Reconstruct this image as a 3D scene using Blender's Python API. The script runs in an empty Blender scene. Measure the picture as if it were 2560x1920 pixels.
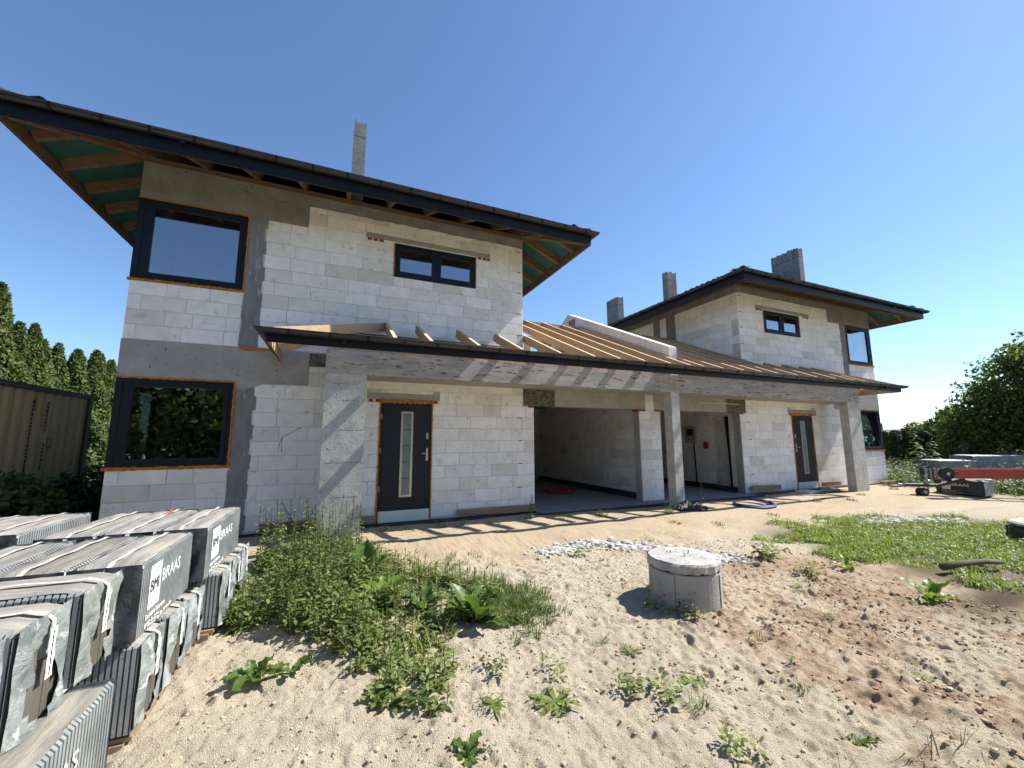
import bpy, math, random
import numpy as np
from math import sin, cos, pi, radians
from mathutils import Vector, Matrix

rnd = random.Random(7)
scn = bpy.context.scene
COL = scn.collection

# ------------------------------------------------------------------ camera
F, PITCH, YAW, ROLL, ZC = 1013.651, 7.821, 23.403, -0.194, 1.55
yw, pt, rl = radians(YAW), radians(PITCH), radians(ROLL)
fw = Vector((sin(yw)*cos(pt), cos(yw)*cos(pt), sin(pt)))
rt = Vector((cos(yw), -sin(yw), 0)); up = rt.cross(fw)
rt2 = rt*cos(rl)+up*sin(rl); up2 = -rt*sin(rl)+up*cos(rl)
cam = bpy.data.cameras.new('camera'); camo = bpy.data.objects.new('camera', cam); COL.objects.link(camo)
cam.sensor_width = 36.0; cam.lens = 36.0*F/2560.0; cam.clip_end = 2000; cam.clip_start = 0.05
m3 = Matrix((rt2, up2, -fw)).transposed()
camo.matrix_world = Matrix.Translation((0, 0, ZC)) @ m3.to_4x4()
scn.camera = camo

# ------------------------------------------------------------------ sky, sun, exposure
SUN = Vector((0.92, -0.105, 1.0)).normalized()
elev = math.asin(SUN.z); azim = math.atan2(SUN.x, SUN.y)
world = bpy.data.worlds.new('World'); scn.world = world; world.use_nodes = True
wn = world.node_tree.nodes; wl = world.node_tree.links
bg = wn.get('Background') or wn.new('ShaderNodeBackground')
sky = wn.new('ShaderNodeTexSky'); sky.sky_type = 'NISHITA'; sky.sun_disc = False
sky.sun_elevation = elev; sky.sun_rotation = azim
sky.altitude = 100; sky.air_density = 1.0; sky.dust_density = 0.15; sky.ozone_density = 6.0
wl.new(sky.outputs[0], bg.inputs[0]); bg.inputs[1].default_value = 0.103
sl = bpy.data.lights.new('sun', 'SUN'); sl.energy = 4.9; sl.angle = radians(0.53); sl.color = (1.0, 0.95, 0.87)
so = bpy.data.objects.new('sun', sl); COL.objects.link(so)
so.rotation_euler = SUN.to_track_quat('Z', 'Y').to_euler(); so.location = SUN*60
scn.view_settings.view_transform = 'Standard'; scn.view_settings.look = 'None'
scn.view_settings.exposure = 0.95; scn.view_settings.gamma = 1.0
scn.view_settings.use_curve_mapping = False

# ------------------------------------------------------------------ materials
MATS = {}
def nodes_of(m):
    m.use_nodes = True
    nt = m.node_tree
    return nt, nt.nodes, nt.links, nt.nodes['Principled BSDF']
def mat(name, col, rough=0.85, spec=0.3, metal=0.0, col2=None, scale=6.0, detail=4, dist=0.0, bump=None,
        rand=0.0, dark=None, stretch=None, island=None, attr=None, coat=0.0, thr=(0.35, 0.65), ramp_dark=(0.62, 0.70), darkscale=25.0):
    m = bpy.data.materials.new(name); MATS[name] = m
    nt, N, L, P = nodes_of(m)
    P.inputs['Roughness'].default_value = rough
    P.inputs['Specular IOR Level'].default_value = spec
    P.inputs['Metallic'].default_value = metal
    P.inputs['Coat Weight'].default_value = coat
    tc = N.new('ShaderNodeTexCoord'); vec = tc.outputs['Object']
    if stretch or rand:
        mp = N.new('ShaderNodeMapping')
        L.new(vec, mp.inputs['Vector'])
        if stretch: mp.inputs['Scale'].default_value = stretch
        if rand:
            oi = N.new('ShaderNodeObjectInfo')
            ml = N.new('ShaderNodeMath'); ml.operation = 'MULTIPLY'; ml.inputs[1].default_value = 37.0
            L.new(oi.outputs['Random'], ml.inputs[0]); L.new(ml.outputs[0], mp.inputs['Location'])
        vec = mp.outputs[0]
    def noise(sc, det, ro=0.55):
        n = N.new('ShaderNodeTexNoise'); n.inputs['Scale'].default_value = sc; n.inputs['Detail'].default_value = det
        n.inputs['Roughness'].default_value = ro; n.inputs['Distortion'].default_value = dist
        L.new(vec, n.inputs['Vector']); return n
    def ramp(src, a, b, ca=(0, 0, 0, 1), cb=(1, 1, 1, 1)):
        r = N.new('ShaderNodeValToRGB'); r.color_ramp.elements[0].position = a; r.color_ramp.elements[1].position = b
        r.color_ramp.elements[0].color = ca; r.color_ramp.elements[1].color = cb
        L.new(src, r.inputs[0]); return r
    def mix(fac, a, b, mode='MIX'):
        x = N.new('ShaderNodeMix'); x.data_type = 'RGBA'; x.blend_type = mode
        if isinstance(fac, float): x.inputs[0].default_value = fac
        else: L.new(fac, x.inputs[0])
        for s, v in ((6, a), (7, b)):
            if isinstance(v, tuple): x.inputs[s].default_value = v if len(v) == 4 else (*v, 1)
            else: L.new(v, x.inputs[s])
        return x.outputs[2]
    base = (*col, 1)
    cur = base
    if attr:
        at = N.new('ShaderNodeAttribute'); at.attribute_name = attr; cur = at.outputs['Color']
    if col2:
        nn = noise(scale, detail)
        cur = mix(ramp(nn.outputs[0], *thr).outputs[0], cur, (*col2, 1))
    if island:
        g = N.new('ShaderNodeNewGeometry')
        r = ramp(g.outputs['Random Per Island'], 0.0, 1.0, (*island[0], 1), (*island[1], 1))
        cur = mix(1.0, cur, r.outputs[0], 'MULTIPLY')
    if rand:
        oi2 = N.new('ShaderNodeObjectInfo')
        r = ramp(oi2.outputs['Random'], 0.0, 1.0)
        e = r.color_ramp
        lo = 1.0-rand
        e.elements[0].color = (lo*0.93, lo*0.92, lo*0.86, 1); e.elements[1].color = (1.04, 1.04, 1.06, 1)
        k = e.elements.new(0.14); k.color = (1-rand*0.45, 1-rand*0.47, 1-rand*0.55, 1)
        k = e.elements.new(0.5); k.color = (0.98, 0.98, 0.97, 1)
        cur = mix(1.0, cur, r.outputs[0], 'MULTIPLY')
    if dark:
        nd = noise(darkscale, 3, 0.6)
        cur = mix(ramp(nd.outputs[0], *ramp_dark).outputs[0], cur, (*dark, 1))
    if isinstance(cur, tuple): P.inputs['Base Color'].default_value = cur
    else: L.new(cur, P.inputs['Base Color'])
    if bump:
        nb = noise(bump[0], 5, 0.65)
        b = N.new('ShaderNodeBump'); b.inputs['Strength'].default_value = bump[1]; b.inputs['Distance'].default_value = bump[2] if len(bump) > 2 else 0.02
        L.new(nb.outputs[0], b.inputs['Height']); L.new(b.outputs[0], P.inputs['Normal'])
    return m

mat('aac', (0.84, 0.82, 0.785), 0.95, 0.15, col2=(0.75, 0.73, 0.70), scale=5.0, rand=0.17, dark=(0.53, 0.51, 0.48), darkscale=6.0, ramp_dark=(0.60, 0.74), bump=(90, 0.25, 0.01))
mat('mortar', (0.44, 0.425, 0.40), 0.95, 0.1, col2=(0.64, 0.625, 0.60), scale=3.0, bump=(60, 0.4, 0.01))
mat('aac_core', (0.58, 0.565, 0.54), 0.95, 0.15, col2=(0.50, 0.49, 0.47), scale=4.0, bump=(60, 0.3, 0.01))
mat('concrete', (0.375, 0.365, 0.34), 0.9, 0.2, col2=(0.295, 0.287, 0.27), scale=3.0, detail=8, dark=(0.08, 0.08, 0.078), darkscale=17.0, ramp_dark=(0.65, 0.71), bump=(40, 0.35, 0.02))
mat('concrete_pale', (0.52, 0.51, 0.485), 0.9, 0.2, col2=(0.38, 0.372, 0.35), scale=5.0, detail=10, dark=(0.11, 0.11, 0.105), darkscale=26.0, ramp_dark=(0.63, 0.70), bump=(40, 0.45, 0.02))
mat('concrete_beam', (0.42, 0.41, 0.39), 0.9, 0.2, col2=(0.29, 0.285, 0.275), scale=3.0, detail=10, dark=(0.09, 0.09, 0.088), darkscale=9.0, ramp_dark=(0.57, 0.68), stretch=(0.6, 1.0, 2.6), bump=(40, 0.4, 0.02))
mat('concrete_dark', (0.27, 0.26, 0.24), 0.9, 0.2, col2=(0.20, 0.193, 0.178), scale=3.0, detail=8, dark=(0.07, 0.07, 0.066), darkscale=14.0, ramp_dark=(0.66, 0.73), bump=(40, 0.35, 0.02))
mat('concrete_column', (0.245, 0.25, 0.25), 0.9, 0.2, col2=(0.17, 0.175, 0.18), scale=3.0, detail=10, dark=(0.36, 0.36, 0.35), darkscale=8.0, ramp_dark=(0.60, 0.72), stretch=(2.0, 1.0, 0.5), bump=(40, 0.4, 0.02))
mat('osb', (0.17, 0.155, 0.12), 0.9, 0.1, col2=(0.08, 0.075, 0.06), scale=14, detail=6, thr=(0.42, 0.58), bump=(50, 0.4, 0.02))
mat('flue_block', (0.26, 0.26, 0.25), 0.95, 0.15, col2=(0.19, 0.19, 0.185), scale=14, rand=0.2, bump=(90, 0.6, 0.02))
mat('flue_mortar', (0.42, 0.42, 0.41), 0.95)
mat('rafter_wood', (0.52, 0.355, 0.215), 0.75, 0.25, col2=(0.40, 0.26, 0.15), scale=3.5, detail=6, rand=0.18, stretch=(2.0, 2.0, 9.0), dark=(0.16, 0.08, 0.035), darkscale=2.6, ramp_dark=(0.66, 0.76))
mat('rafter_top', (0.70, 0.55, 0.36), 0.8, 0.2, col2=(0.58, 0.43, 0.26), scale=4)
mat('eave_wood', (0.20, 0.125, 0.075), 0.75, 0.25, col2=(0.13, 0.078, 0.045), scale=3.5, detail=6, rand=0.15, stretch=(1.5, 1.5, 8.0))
mat('old_wood', (0.33, 0.25, 0.17), 0.85, 0.2, col2=(0.21, 0.155, 0.105), scale=4, detail=6, stretch=(1, 6, 9), rand=0.2, bump=(30, 0.4, 0.01))
mat('membrane', (0.03, 0.12, 0.10), 0.7, 0.3, col2=(0.022, 0.09, 0.078), scale=3)
mat('anthracite', (0.006, 0.007, 0.010), 0.5, 0.22, col2=(0.009, 0.0105, 0.014), scale=2.5)
mat('gutter_metal', (0.012, 0.0135, 0.017), 0.28, 0.5, col2=(0.016, 0.018, 0.022), scale=2.5)
mat('roof_tile', (0.018, 0.019, 0.023), 0.30, 0.5, col2=(0.026, 0.027, 0.031), scale=3, rand=0.15)
mat('window_frame', (0.007, 0.010, 0.018), 0.5, 0.25, col2=(0.011, 0.014, 0.022), scale=3)
mat('door_paint', (0.014, 0.017, 0.025), 0.5, 0.25, col2=(0.019, 0.022, 0.030), scale=2.0)
mat('steel', (0.56, 0.53, 0.46), 0.33, 0.5, metal=0.9, col2=(0.48, 0.45, 0.39), scale=8)
mat('foam', (0.52, 0.215, 0.032), 0.85, 0.2, col2=(0.34, 0.12, 0.02), scale=18, detail=6, bump=(40, 0.8, 0.02))
mat('brick_red', (0.30, 0.065, 0.035), 0.9, 0.15, col2=(0.21, 0.05, 0.03), scale=20)
mat('kick_panel', (0.60, 0.66, 0.61), 0.6, 0.3, col2=(0.52, 0.56, 0.52), scale=4)
mat('frosted', (0.20, 0.245, 0.25), 0.25, 0.5, col2=(0.14, 0.17, 0.175), scale=2.5)
mat('bitumen', (0.022, 0.024, 0.028), 0.6, 0.35, col2=(0.05, 0.05, 0.052), scale=7, bump=(60, 0.5, 0.02))
mat('floor_concrete', (0.30, 0.295, 0.285), 0.9, 0.2, col2=(0.23, 0.225, 0.215), scale=2, detail=6)
mat('white_plastic', (0.78, 0.78, 0.76), 0.4, 0.4)
mat('print_white', (0.74, 0.75, 0.73), 0.6, 0.3)
mat('print_dark', (0.06, 0.065, 0.065), 0.6, 0.3)
mat('film_side', (0.30, 0.32, 0.32), 0.42, 0.45, col2=(0.18, 0.197, 0.20), scale=5, detail=8, dark=(0.05, 0.055, 0.06), darkscale=45, ramp_dark=(0.64, 0.72), rand=0.1)
mat('film_top', (0.40, 0.37, 0.315), 0.6, 0.35, col2=(0.20, 0.195, 0.185), scale=4, detail=9, stretch=(0.7, 4.5, 1.0), rand=0.22, bump=(14, 0.5, 0.02))
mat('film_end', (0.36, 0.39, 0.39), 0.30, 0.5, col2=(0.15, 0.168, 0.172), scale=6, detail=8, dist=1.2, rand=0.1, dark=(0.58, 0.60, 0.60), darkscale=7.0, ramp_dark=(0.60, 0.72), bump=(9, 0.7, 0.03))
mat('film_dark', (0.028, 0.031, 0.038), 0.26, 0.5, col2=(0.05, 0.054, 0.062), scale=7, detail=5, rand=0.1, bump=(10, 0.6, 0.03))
mat('tile_body', (0.12, 0.108, 0.085), 0.85, 0.2, col2=(0.09, 0.082, 0.066), scale=5, rand=0.1)
mat('strap', (0.56, 0.54, 0.49), 0.55, 0.3, col2=(0.45, 0.43, 0.39), scale=9)
mat('tape', (0.80, 0.80, 0.78), 0.55, 0.3)
mat('red_tape', (0.45, 0.08, 0.04), 0.6, 0.3)
mat('pallet_wood', (0.32, 0.24, 0.16), 0.85, 0.2, col2=(0.22, 0.155, 0.10), scale=6)
mat('container_paint', (0.54, 0.39, 0.19), 0.7, 0.3, col2=(0.42, 0.295, 0.14), scale=1.6, detail=7, stretch=(1.0, 1.0, 0.35), dark=(0.10, 0.05, 0.025), darkscale=7.0, ramp_dark=(0.68, 0.76))
mat('container_rail', (0.075, 0.065, 0.045), 0.7, 0.3, col2=(0.05, 0.042, 0.03), scale=5)
mat('mark_black', (0.02, 0.02, 0.02), 0.7)
mat('mark_yellow', (0.50, 0.44, 0.05), 0.7)
mat('manhole_concrete', (0.40, 0.39, 0.37), 0.95, 0.15, col2=(0.33, 0.32, 0.30), scale=5, detail=8, dark=(0.26, 0.25, 0.235), darkscale=9, ramp_dark=(0.6, 0.75), bump=(45, 0.5, 0.02))
mat('lid_concrete', (0.50, 0.485, 0.455), 0.95, 0.15, col2=(0.34, 0.325, 0.30), scale=6, detail=9, dark=(0.20, 0.19, 0.17), darkscale=10, ramp_dark=(0.58, 0.70), bump=(45, 0.6, 0.02))
mat('rust', (0.10, 0.05, 0.03), 0.9)
mat('boom_red', (0.34, 0.040, 0.020), 0.5, 0.4, col2=(0.25, 0.03, 0.018), scale=3, detail=6)
mat('rubber', (0.016, 0.016, 0.017), 0.75, 0.3, col2=(0.03, 0.03, 0.03), scale=10)
mat('galvanised', (0.34, 0.35, 0.36), 0.5, 0.5, metal=0.5, col2=(0.27, 0.28, 0.29), scale=8)
mat('dark_steel', (0.03, 0.03, 0.033), 0.6, 0.4)
mat('green_plastic', (0.032, 0.06, 0.055), 0.5, 0.4, col2=(0.022, 0.042, 0.04), scale=4)
mat('hose_blue', (0.03, 0.07, 0.19), 0.45, 0.4)
mat('foil_black', (0.020, 0.021, 0.024), 0.30, 0.5, bump=(25, 1.0, 0.04))
mat('cable', (0.012, 0.012, 0.013), 0.6, 0.3)
mat('plastic_red', (0.35, 0.03, 0.02), 0.5, 0.3)
mat('box_grey', (0.30, 0.30, 0.30), 0.6, 0.3)
mat('board_log', (0.16, 0.135, 0.11), 0.9, 0.15, col2=(0.10, 0.085, 0.07), scale=4, detail=6, stretch=(1, 6, 6), bump=(25, 0.5, 0.02))
mat('stone', (0.33, 0.255, 0.175), 0.95, 0.1, island=((0.35, 0.33, 0.32), (1.0, 0.97, 0.95)), bump=(30, 0.5, 0.02))
mat('rubble_white', (0.64, 0.62, 0.585), 0.95, 0.15, island=((0.45, 0.44, 0.42), (1.0, 1.0, 1.0)), bump=(40, 0.5, 0.02))
mat('bark', (0.085, 0.065, 0.05), 0.95, 0.1, col2=(0.05, 0.04, 0.03), scale=8, stretch=(1, 1, 0.3), bump=(20, 0.6, 0.03))
mat('shingle_roof', (0.13, 0.135, 0.145), 0.8, 0.3, col2=(0.10, 0.105, 0.115), scale=6, stretch=(1, 1, 6))
mat('far_wall', (0.42, 0.40, 0.37), 0.9, 0.2, col2=(0.36, 0.34, 0.31), scale=2)
mat('film_white', (0.72, 0.73, 0.74), 0.5, 0.3, col2=(0.60, 0.61, 0.62), scale=3, bump=(8, 0.5, 0.03))

def leaf_mat(name, a, b, rough=0.5, transl=0.35):
    m = bpy.data.materials.new(name); MATS[name] = m
    nt, N, L, P = nodes_of(m)
    g = N.new('ShaderNodeNewGeometry')
    r = N.new('ShaderNodeValToRGB'); r.color_ramp.elements[0].color = (*a, 1); r.color_ramp.elements[1].color = (*b, 1)
    L.new(g.outputs['Random Per Island'], r.inputs[0])
    L.new(r.outputs[0], P.inputs['Base Color']); P.inputs['Roughness'].default_value = rough
    P.inputs['Specular IOR Level'].default_value = 0.35
    t = N.new('ShaderNodeBsdfTranslucent')
    x = N.new('ShaderNodeMix'); x.data_type = 'RGBA'; x.blend_type = 'MULTIPLY'; x.inputs[0].default_value = 1.0
    L.new(r.outputs[0], x.inputs[6]); x.inputs[7].default_value = (1.25, 1.3, 0.55, 1)
    L.new(x.outputs[2], t.inputs['Color'])
    ms = N.new('ShaderNodeMixShader'); ms.inputs[0].default_value = transl
    L.new(P.outputs[0], ms.inputs[1]); L.new(t.outputs[0], ms.inputs[2])
    L.new(ms.outputs[0], N['Material Output'].inputs[0])
leaf_mat('weed_leaf', (0.075, 0.11, 0.03), (0.20, 0.25, 0.075))
leaf_mat('weed_leaf_b', (0.11, 0.155, 0.04), (0.24, 0.29, 0.085))
leaf_mat('grass_blade', (0.06, 0.10, 0.022), (0.16, 0.22, 0.06))
leaf_mat('grass_bright', (0.14, 0.20, 0.034), (0.32, 0.38, 0.085), transl=0.4)
leaf_mat('dry_stalk', (0.16, 0.12, 0.06), (0.26, 0.20, 0.11), 0.8, 0.1)
leaf_mat('dock_leaf', (0.06, 0.115, 0.026), (0.12, 0.19, 0.045), 0.4, 0.4)
leaf_mat('dock_bright', (0.12, 0.20, 0.03), (0.17, 0.26, 0.045), 0.4, 0.45)
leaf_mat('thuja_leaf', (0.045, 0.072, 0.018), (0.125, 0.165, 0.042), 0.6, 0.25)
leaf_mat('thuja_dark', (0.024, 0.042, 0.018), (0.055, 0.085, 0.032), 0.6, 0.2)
leaf_mat('tree_leaf', (0.045, 0.078, 0.026), (0.15, 0.20, 0.055), 0.5, 0.6)
leaf_mat('scrub_leaf', (0.07, 0.09, 0.03), (0.16, 0.19, 0.08), 0.6, 0.3)
leaf_mat('stem_green', (0.08, 0.09, 0.035), (0.15, 0.14, 0.06), 0.6, 0.1)

def glass_mat(name, refl, tint):
    m = bpy.data.materials.new(name); MATS[name] = m
    nt, N, L, P = nodes_of(m); N.remove(P)
    g = N.new('ShaderNodeBsdfGlossy'); g.inputs['Roughness'].default_value = 0.0; g.inputs['Color'].default_value = (0.95, 0.97, 1, 1)
    t = N.new('ShaderNodeBsdfTransparent'); t.inputs['Color'].default_value = (*tint, 1)
    lw = N.new('ShaderNodeLayerWeight'); lw.inputs['Blend'].default_value = 0.35
    mm = N.new('ShaderNodeMapRange'); mm.inputs['To Min'].default_value = refl; mm.inputs['To Max'].default_value = 0.9
    L.new(lw.outputs['Fresnel'], mm.inputs['Value'])
    x = N.new('ShaderNodeMixShader'); L.new(mm.outputs[0], x.inputs[0]); L.new(t.outputs[0], x.inputs[1]); L.new(g.outputs[0], x.inputs[2])
    L.new(x.outputs[0], N['Material Output'].inputs[0])
glass_mat('glass', 0.24, (0.66, 0.72, 0.72))

# ------------------------------------------------------------------ mesh helpers
XC = 7.515                       # mirror axis between the two houses
class MB:
    def __init__(s, mir=False): s.v = []; s.f = []; s.mi = []; s.mir = mir; s.m = 0
    def add(s, vs, fs):
        o = len(s.v)
        if s.mir:
            s.v += [(2*XC-x, y, z) for x, y, z in vs]; s.f += [tuple(o+i for i in reversed(q)) for q in fs]
        else:
            s.v += [tuple(p) for p in vs]; s.f += [tuple(o+i for i in q) for q in fs]
        s.mi += [s.m]*len(fs); return s
    def box(s, x0, x1, y0, y1, z0, z1):
        if x1 < x0: x0, x1 = x1, x0
        if y1 < y0: y0, y1 = y1, y0
        vs = [(x0, y0, z0), (x1, y0, z0), (x1, y1, z0), (x0, y1, z0), (x0, y0, z1), (x1, y0, z1), (x1, y1, z1), (x0, y1, z1)]
        return s.add(vs, [(0, 3, 2, 1), (4, 5, 6, 7), (0, 1, 5, 4), (1, 2, 6, 5), (2, 3, 7, 6), (3, 0, 4, 7)])
    def beam(s, p0, p1, w, h, up=(0, 0, 1)):
        """box from p0 to p1 (centre of its top edge), w wide, h deep below"""
        p0 = Vector(p0); p1 = Vector(p1); d = (p1-p0).normalized(); sd = d.cross(Vector(up)).normalized(); u = sd.cross(d)
        vs = []
        for p in (p0, p1):
            for a, b in ((-1, -h), (1, -h), (1, 0), (-1, 0)): vs.append(tuple(p+sd*(a*w/2)+u*b))
        return s.add(vs, [(0, 1, 2, 3), (7, 6, 5, 4), (0, 4, 5, 1), (1, 5, 6, 2), (2, 6, 7, 3), (3, 7, 4, 0)])
    def prism(s, poly, axis, a, b):
        """poly in the two other axes, extruded along axis from a to b"""
        n = len(poly)
        def P(t, q):
            return (t, q[0], q[1]) if axis == 0 else ((q[0], t, q[1]) if axis == 1 else (q[0], q[1], t))
        vs = [P(a, q) for q in poly]+[P(b, q) for q in poly]
        area = sum(poly[i][0]*poly[(i+1) % n][1]-poly[(i+1) % n][0]*poly[i][1] for i in range(n))
        fs = [tuple(range(n)), tuple(range(2*n-1, n-1, -1))]+[(i, i+n, (i+1) % n+n, (i+1) % n) for i in range(n)]
        flip = (area > 0) ^ (axis == 1) ^ (b < a)
        # orient outward
        if flip: fs = [tuple(reversed(q)) for q in fs]
        return s.add(vs, fs)
    def tube(s, pts, r, n=6, cap=True, r1=None):
        pts = [Vector(p) for p in pts]; k = len(pts); vs = []
        ref = Vector((0, 0, 1))
        for i, p in enumerate(pts):
            d = (pts[min(i+1, k-1)]-pts[max(i-1, 0)]).normalized()
            rf = ref if abs(d.z) < 0.95 else Vector((1, 0, 0))
            a = d.cross(rf).normalized(); b = a.cross(d)
            rr = r if r1 is None else r+(r1-r)*i/(k-1)
            for j in range(n):
                t = 2*pi*j/n; vs.append(tuple(p+a*(cos(t)*rr)+b*(sin(t)*rr)))
        fs = [(i*n+j, i*n+(j+1) % n, (i+1)*n+(j+1) % n, (i+1)*n+j) for i in range(k-1) for j in range(n)]
        if cap: fs += [tuple(range(n-1, -1, -1)), tuple((k-1)*n+j for j in range(n))]
        return s.add(vs, fs)
    def lathe(s, prof, c, n=32):
        """prof: list of (radius, z); axis z through c"""
        vs = [(c[0]+r*cos(2*pi*j/n), c[1]+r*sin(2*pi*j/n), c[2]+z) for r, z in prof for j in range(n)]
        fs = [(i*n+j, i*n+(j+1) % n, (i+1)*n+(j+1) % n, (i+1)*n+j) for i in range(len(prof)-1) for j in range(n)]
        fs += [tuple(range(n-1, -1, -1)), tuple((len(prof)-1)*n+j for j in range(n))]
        return s.add(vs, fs)
    def sweep(s, path, z, prof, closed=False, close_prof=True):
        """profile (outward offset, dz) along a plan path with mitred corners; outward = right-hand side of travel"""
        k = len(path); n = len(prof); vs = []
        P = [Vector((p[0], p[1])) for p in path]
        for i in range(k):
            def nrm(a, b):
                d = (b-a).normalized(); return Vector((d.y, -d.x))
            if closed or 0 < i < k-1:
                n0 = nrm(P[i-1], P[i]); n1 = nrm(P[i], P[(i+1) % k]); mtr = (n0+n1); mtr = mtr/(1+n0.dot(n1))
            else:
                mtr = nrm(P[0], P[1]) if i == 0 else nrm(P[-2], P[-1])
            for o, dz in prof: vs.append((P[i].x+mtr.x*o, P[i].y+mtr.y*o, z+dz))
        fs = []
        for i in range(k if closed else k-1):
            for j in range(n if close_prof else n-1):
                a, b = i*n+j, i*n+(j+1) % n; i2 = (i+1) % k; fs.append((a, b, i2*n+(j+1) % n, i2*n+j))
        if not closed and close_prof: fs += [tuple(range(n-1, -1, -1)), tuple((k-1)*n+j for j in range(n))]
        return s.add(vs, fs)
    def build(s, name, mats, parent=None, off=None, smooth=False):
        """link as one mesh object; vertices are world positions, off = world position of the parent's origin"""
        if off is None:
            o = Vector((0, 0, 0)); q = parent
            while q is not None: o = o+q.location; q = q.parent
        else: o = Vector(off)
        me = bpy.data.meshes.new(name)
        me.from_pydata([(x-o.x, y-o.y, z-o.z) for x, y, z in s.v], [], s.f); me.update()
        if not isinstance(mats, (list, tuple)): mats = [mats]
        for q in mats: me.materials.append(MATS[q] if isinstance(q, str) else q)
        if len(mats) > 1: me.polygons.foreach_set('material_index', s.mi)
        if smooth: me.polygons.foreach_set('use_smooth', [True]*len(s.f))
        ob = bpy.data.objects.new(name, me); COL.objects.link(ob)
        if parent: ob.parent = parent
        return ob

def thing(name, label, cat, loc=(0, 0, 0), rotz=0.0, group=None):
    o = bpy.data.objects.new(name, None); COL.objects.link(o); o.location = loc; o.rotation_euler = (0, 0, rotz)
    o.empty_display_size = 0.2
    o['label'] = label; o['category'] = cat
    if group: o['group'] = group
    return o
def tag(o, label=None, cat=None, group=None, kind=None):
    if label: o['label'] = label
    if cat: o['category'] = cat
    if group: o['group'] = group
    if kind: o['kind'] = kind
    return o
def np_mesh(name, verts, faces, matname, smooth=False):
    """big mesh from numpy: verts (n,3); faces (m,k) of equal k"""
    me = bpy.data.meshes.new(name)
    v = np.asarray(verts, dtype=np.float32); f = np.asarray(faces, dtype=np.int32); k = f.shape[1]
    me.vertices.add(len(v)); me.vertices.foreach_set('co', v.ravel())
    me.loops.add(f.size); me.loops.foreach_set('vertex_index', f.ravel())
    me.polygons.add(len(f)); me.polygons.foreach_set('loop_start', np.arange(0, f.size, k, dtype=np.int32))
    if smooth: me.polygons.foreach_set('use_smooth', np.ones(len(f), dtype=bool))
    me.update(calc_edges=True)
    me.materials.append(MATS[matname])
    o = bpy.data.objects.new(name, me); COL.objects.link(o); return o

def jag(a, b, n, amp, r):
    return [(a+(b-a)*i/n, r.uniform(-amp, amp)) for i in range(n+1)]

# ------------------------------------------------------------------ ground heights
_P = np.random.RandomState(3).permutation(512)
def vnoise(x, y):
    xi = np.floor(x).astype(int); yi = np.floor(y).astype(int); xf = x-xi; yf = y-yi
    u = xf*xf*(3-2*xf); v = yf*yf*(3-2*yf)
    h = lambda a, b: (_P[(_P[a % 512]+b) % 512])/511.0
    return (h(xi, yi)*(1-u)+h(xi+1, yi)*u)*(1-v)+(h(xi, yi+1)*(1-u)+h(xi+1, yi+1)*u)*v
def sstep(a, b, t):
    t = np.clip((t-a)/(b-a), 0, 1); return t*t*(3-2*t)
_rs = np.random.RandomState(11)
_dents = [(_rs.uniform(-1, 7.5), _rs.uniform(0.9, 5.2), _rs.uniform(0, pi), _rs.uniform(0.05, 0.15), _rs.uniform(0.03, 0.06), _rs.uniform(0.010, 0.030)) for _ in range(150)]
def base_z(x, y):
    z = -0.165+0.115*sstep(4.8, 7.0, y)
    z = z-0.035*sstep(-0.5, 1.5, x)*(1-sstep(2.5, 4.0, y))
    z = z+0.08*np.exp(-((x-0.6)**2/1.6+(y-4.6)**2/0.9))           # the bank the weeds grow on
    z = z+0.05*np.exp(-((x-3.5)**2/0.5+(y-3.7)**2/0.3))
    z = z-0.05*np.exp(-((x-8.2)**2/2.2+(y-2.4)**2/0.06))
    return z
def ground_z(x, y, fine=True):
    x = np.asarray(x, float); y = np.asarray(y, float)
    z = base_z(x, y)
    near = 1-sstep(9, 22, np.hypot(x, y))
    z = z+near*0.05*(vnoise(x*0.9, y*0.9)-0.5)+near*0.035*(vnoise(x*2.6+9, y*2.6)-0.5)
    z = np.where(near <= 0, z+0.0, z)
    if fine:
        nf = 1-sstep(5, 10, np.hypot(x, y))
        mud = sstep(1.9, 3.6, x-0.25*(y-1.5))*(1-sstep(3.0, 4.6, y))
        ca_, sa_ = cos(0.62), sin(0.62); u = x*ca_-y*sa_; v = x*sa_+y*ca_
        wx = u+0.10*(vnoise(x*5, y*5+3)-0.5); wy = v+0.10*(vnoise(x*5+7, y*5)-0.5)
        z = z+nf*(0.030*(vnoise(wx*6.3+3, wy*6.3)-0.5)+0.022*(vnoise(wy*13.7+8, -wx*13.7+5)-0.5)+0.014*(vnoise(wx*29+1, wy*29+4)-0.5)+0.008*(vnoise(u*47, v*47)-0.5))
        st_ = vnoise((x*0.94+y*0.34)*5.5, (y*0.94-x*0.34)*24+wx*4)
        z = z+nf*mud*(0.030*(st_-0.5)+0.020*np.maximum(0, vnoise(wx*19+50, wy*19)-0.55)*2)
        r = np.abs(vnoise(x*11+40, y*11)-0.5)*2
        z = z-nf*0.014*(1-sstep(0.0, 0.35, r))*vnoise(x*2, y*2+70)
        for (dx, dy, a, ra, rb, dp) in _dents:
            ux = (x-dx)*cos(a)+(y-dy)*sin(a); uy = -(x-dx)*sin(a)+(y-dy)*cos(a)
            q = (ux/ra)**2+(uy/rb)**2
            z = z-dp*np.exp(-q*1.2)*nf+dp*0.5*np.exp(-(np.sqrt(q)-1.5)**2*5)*nf
    return z

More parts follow.
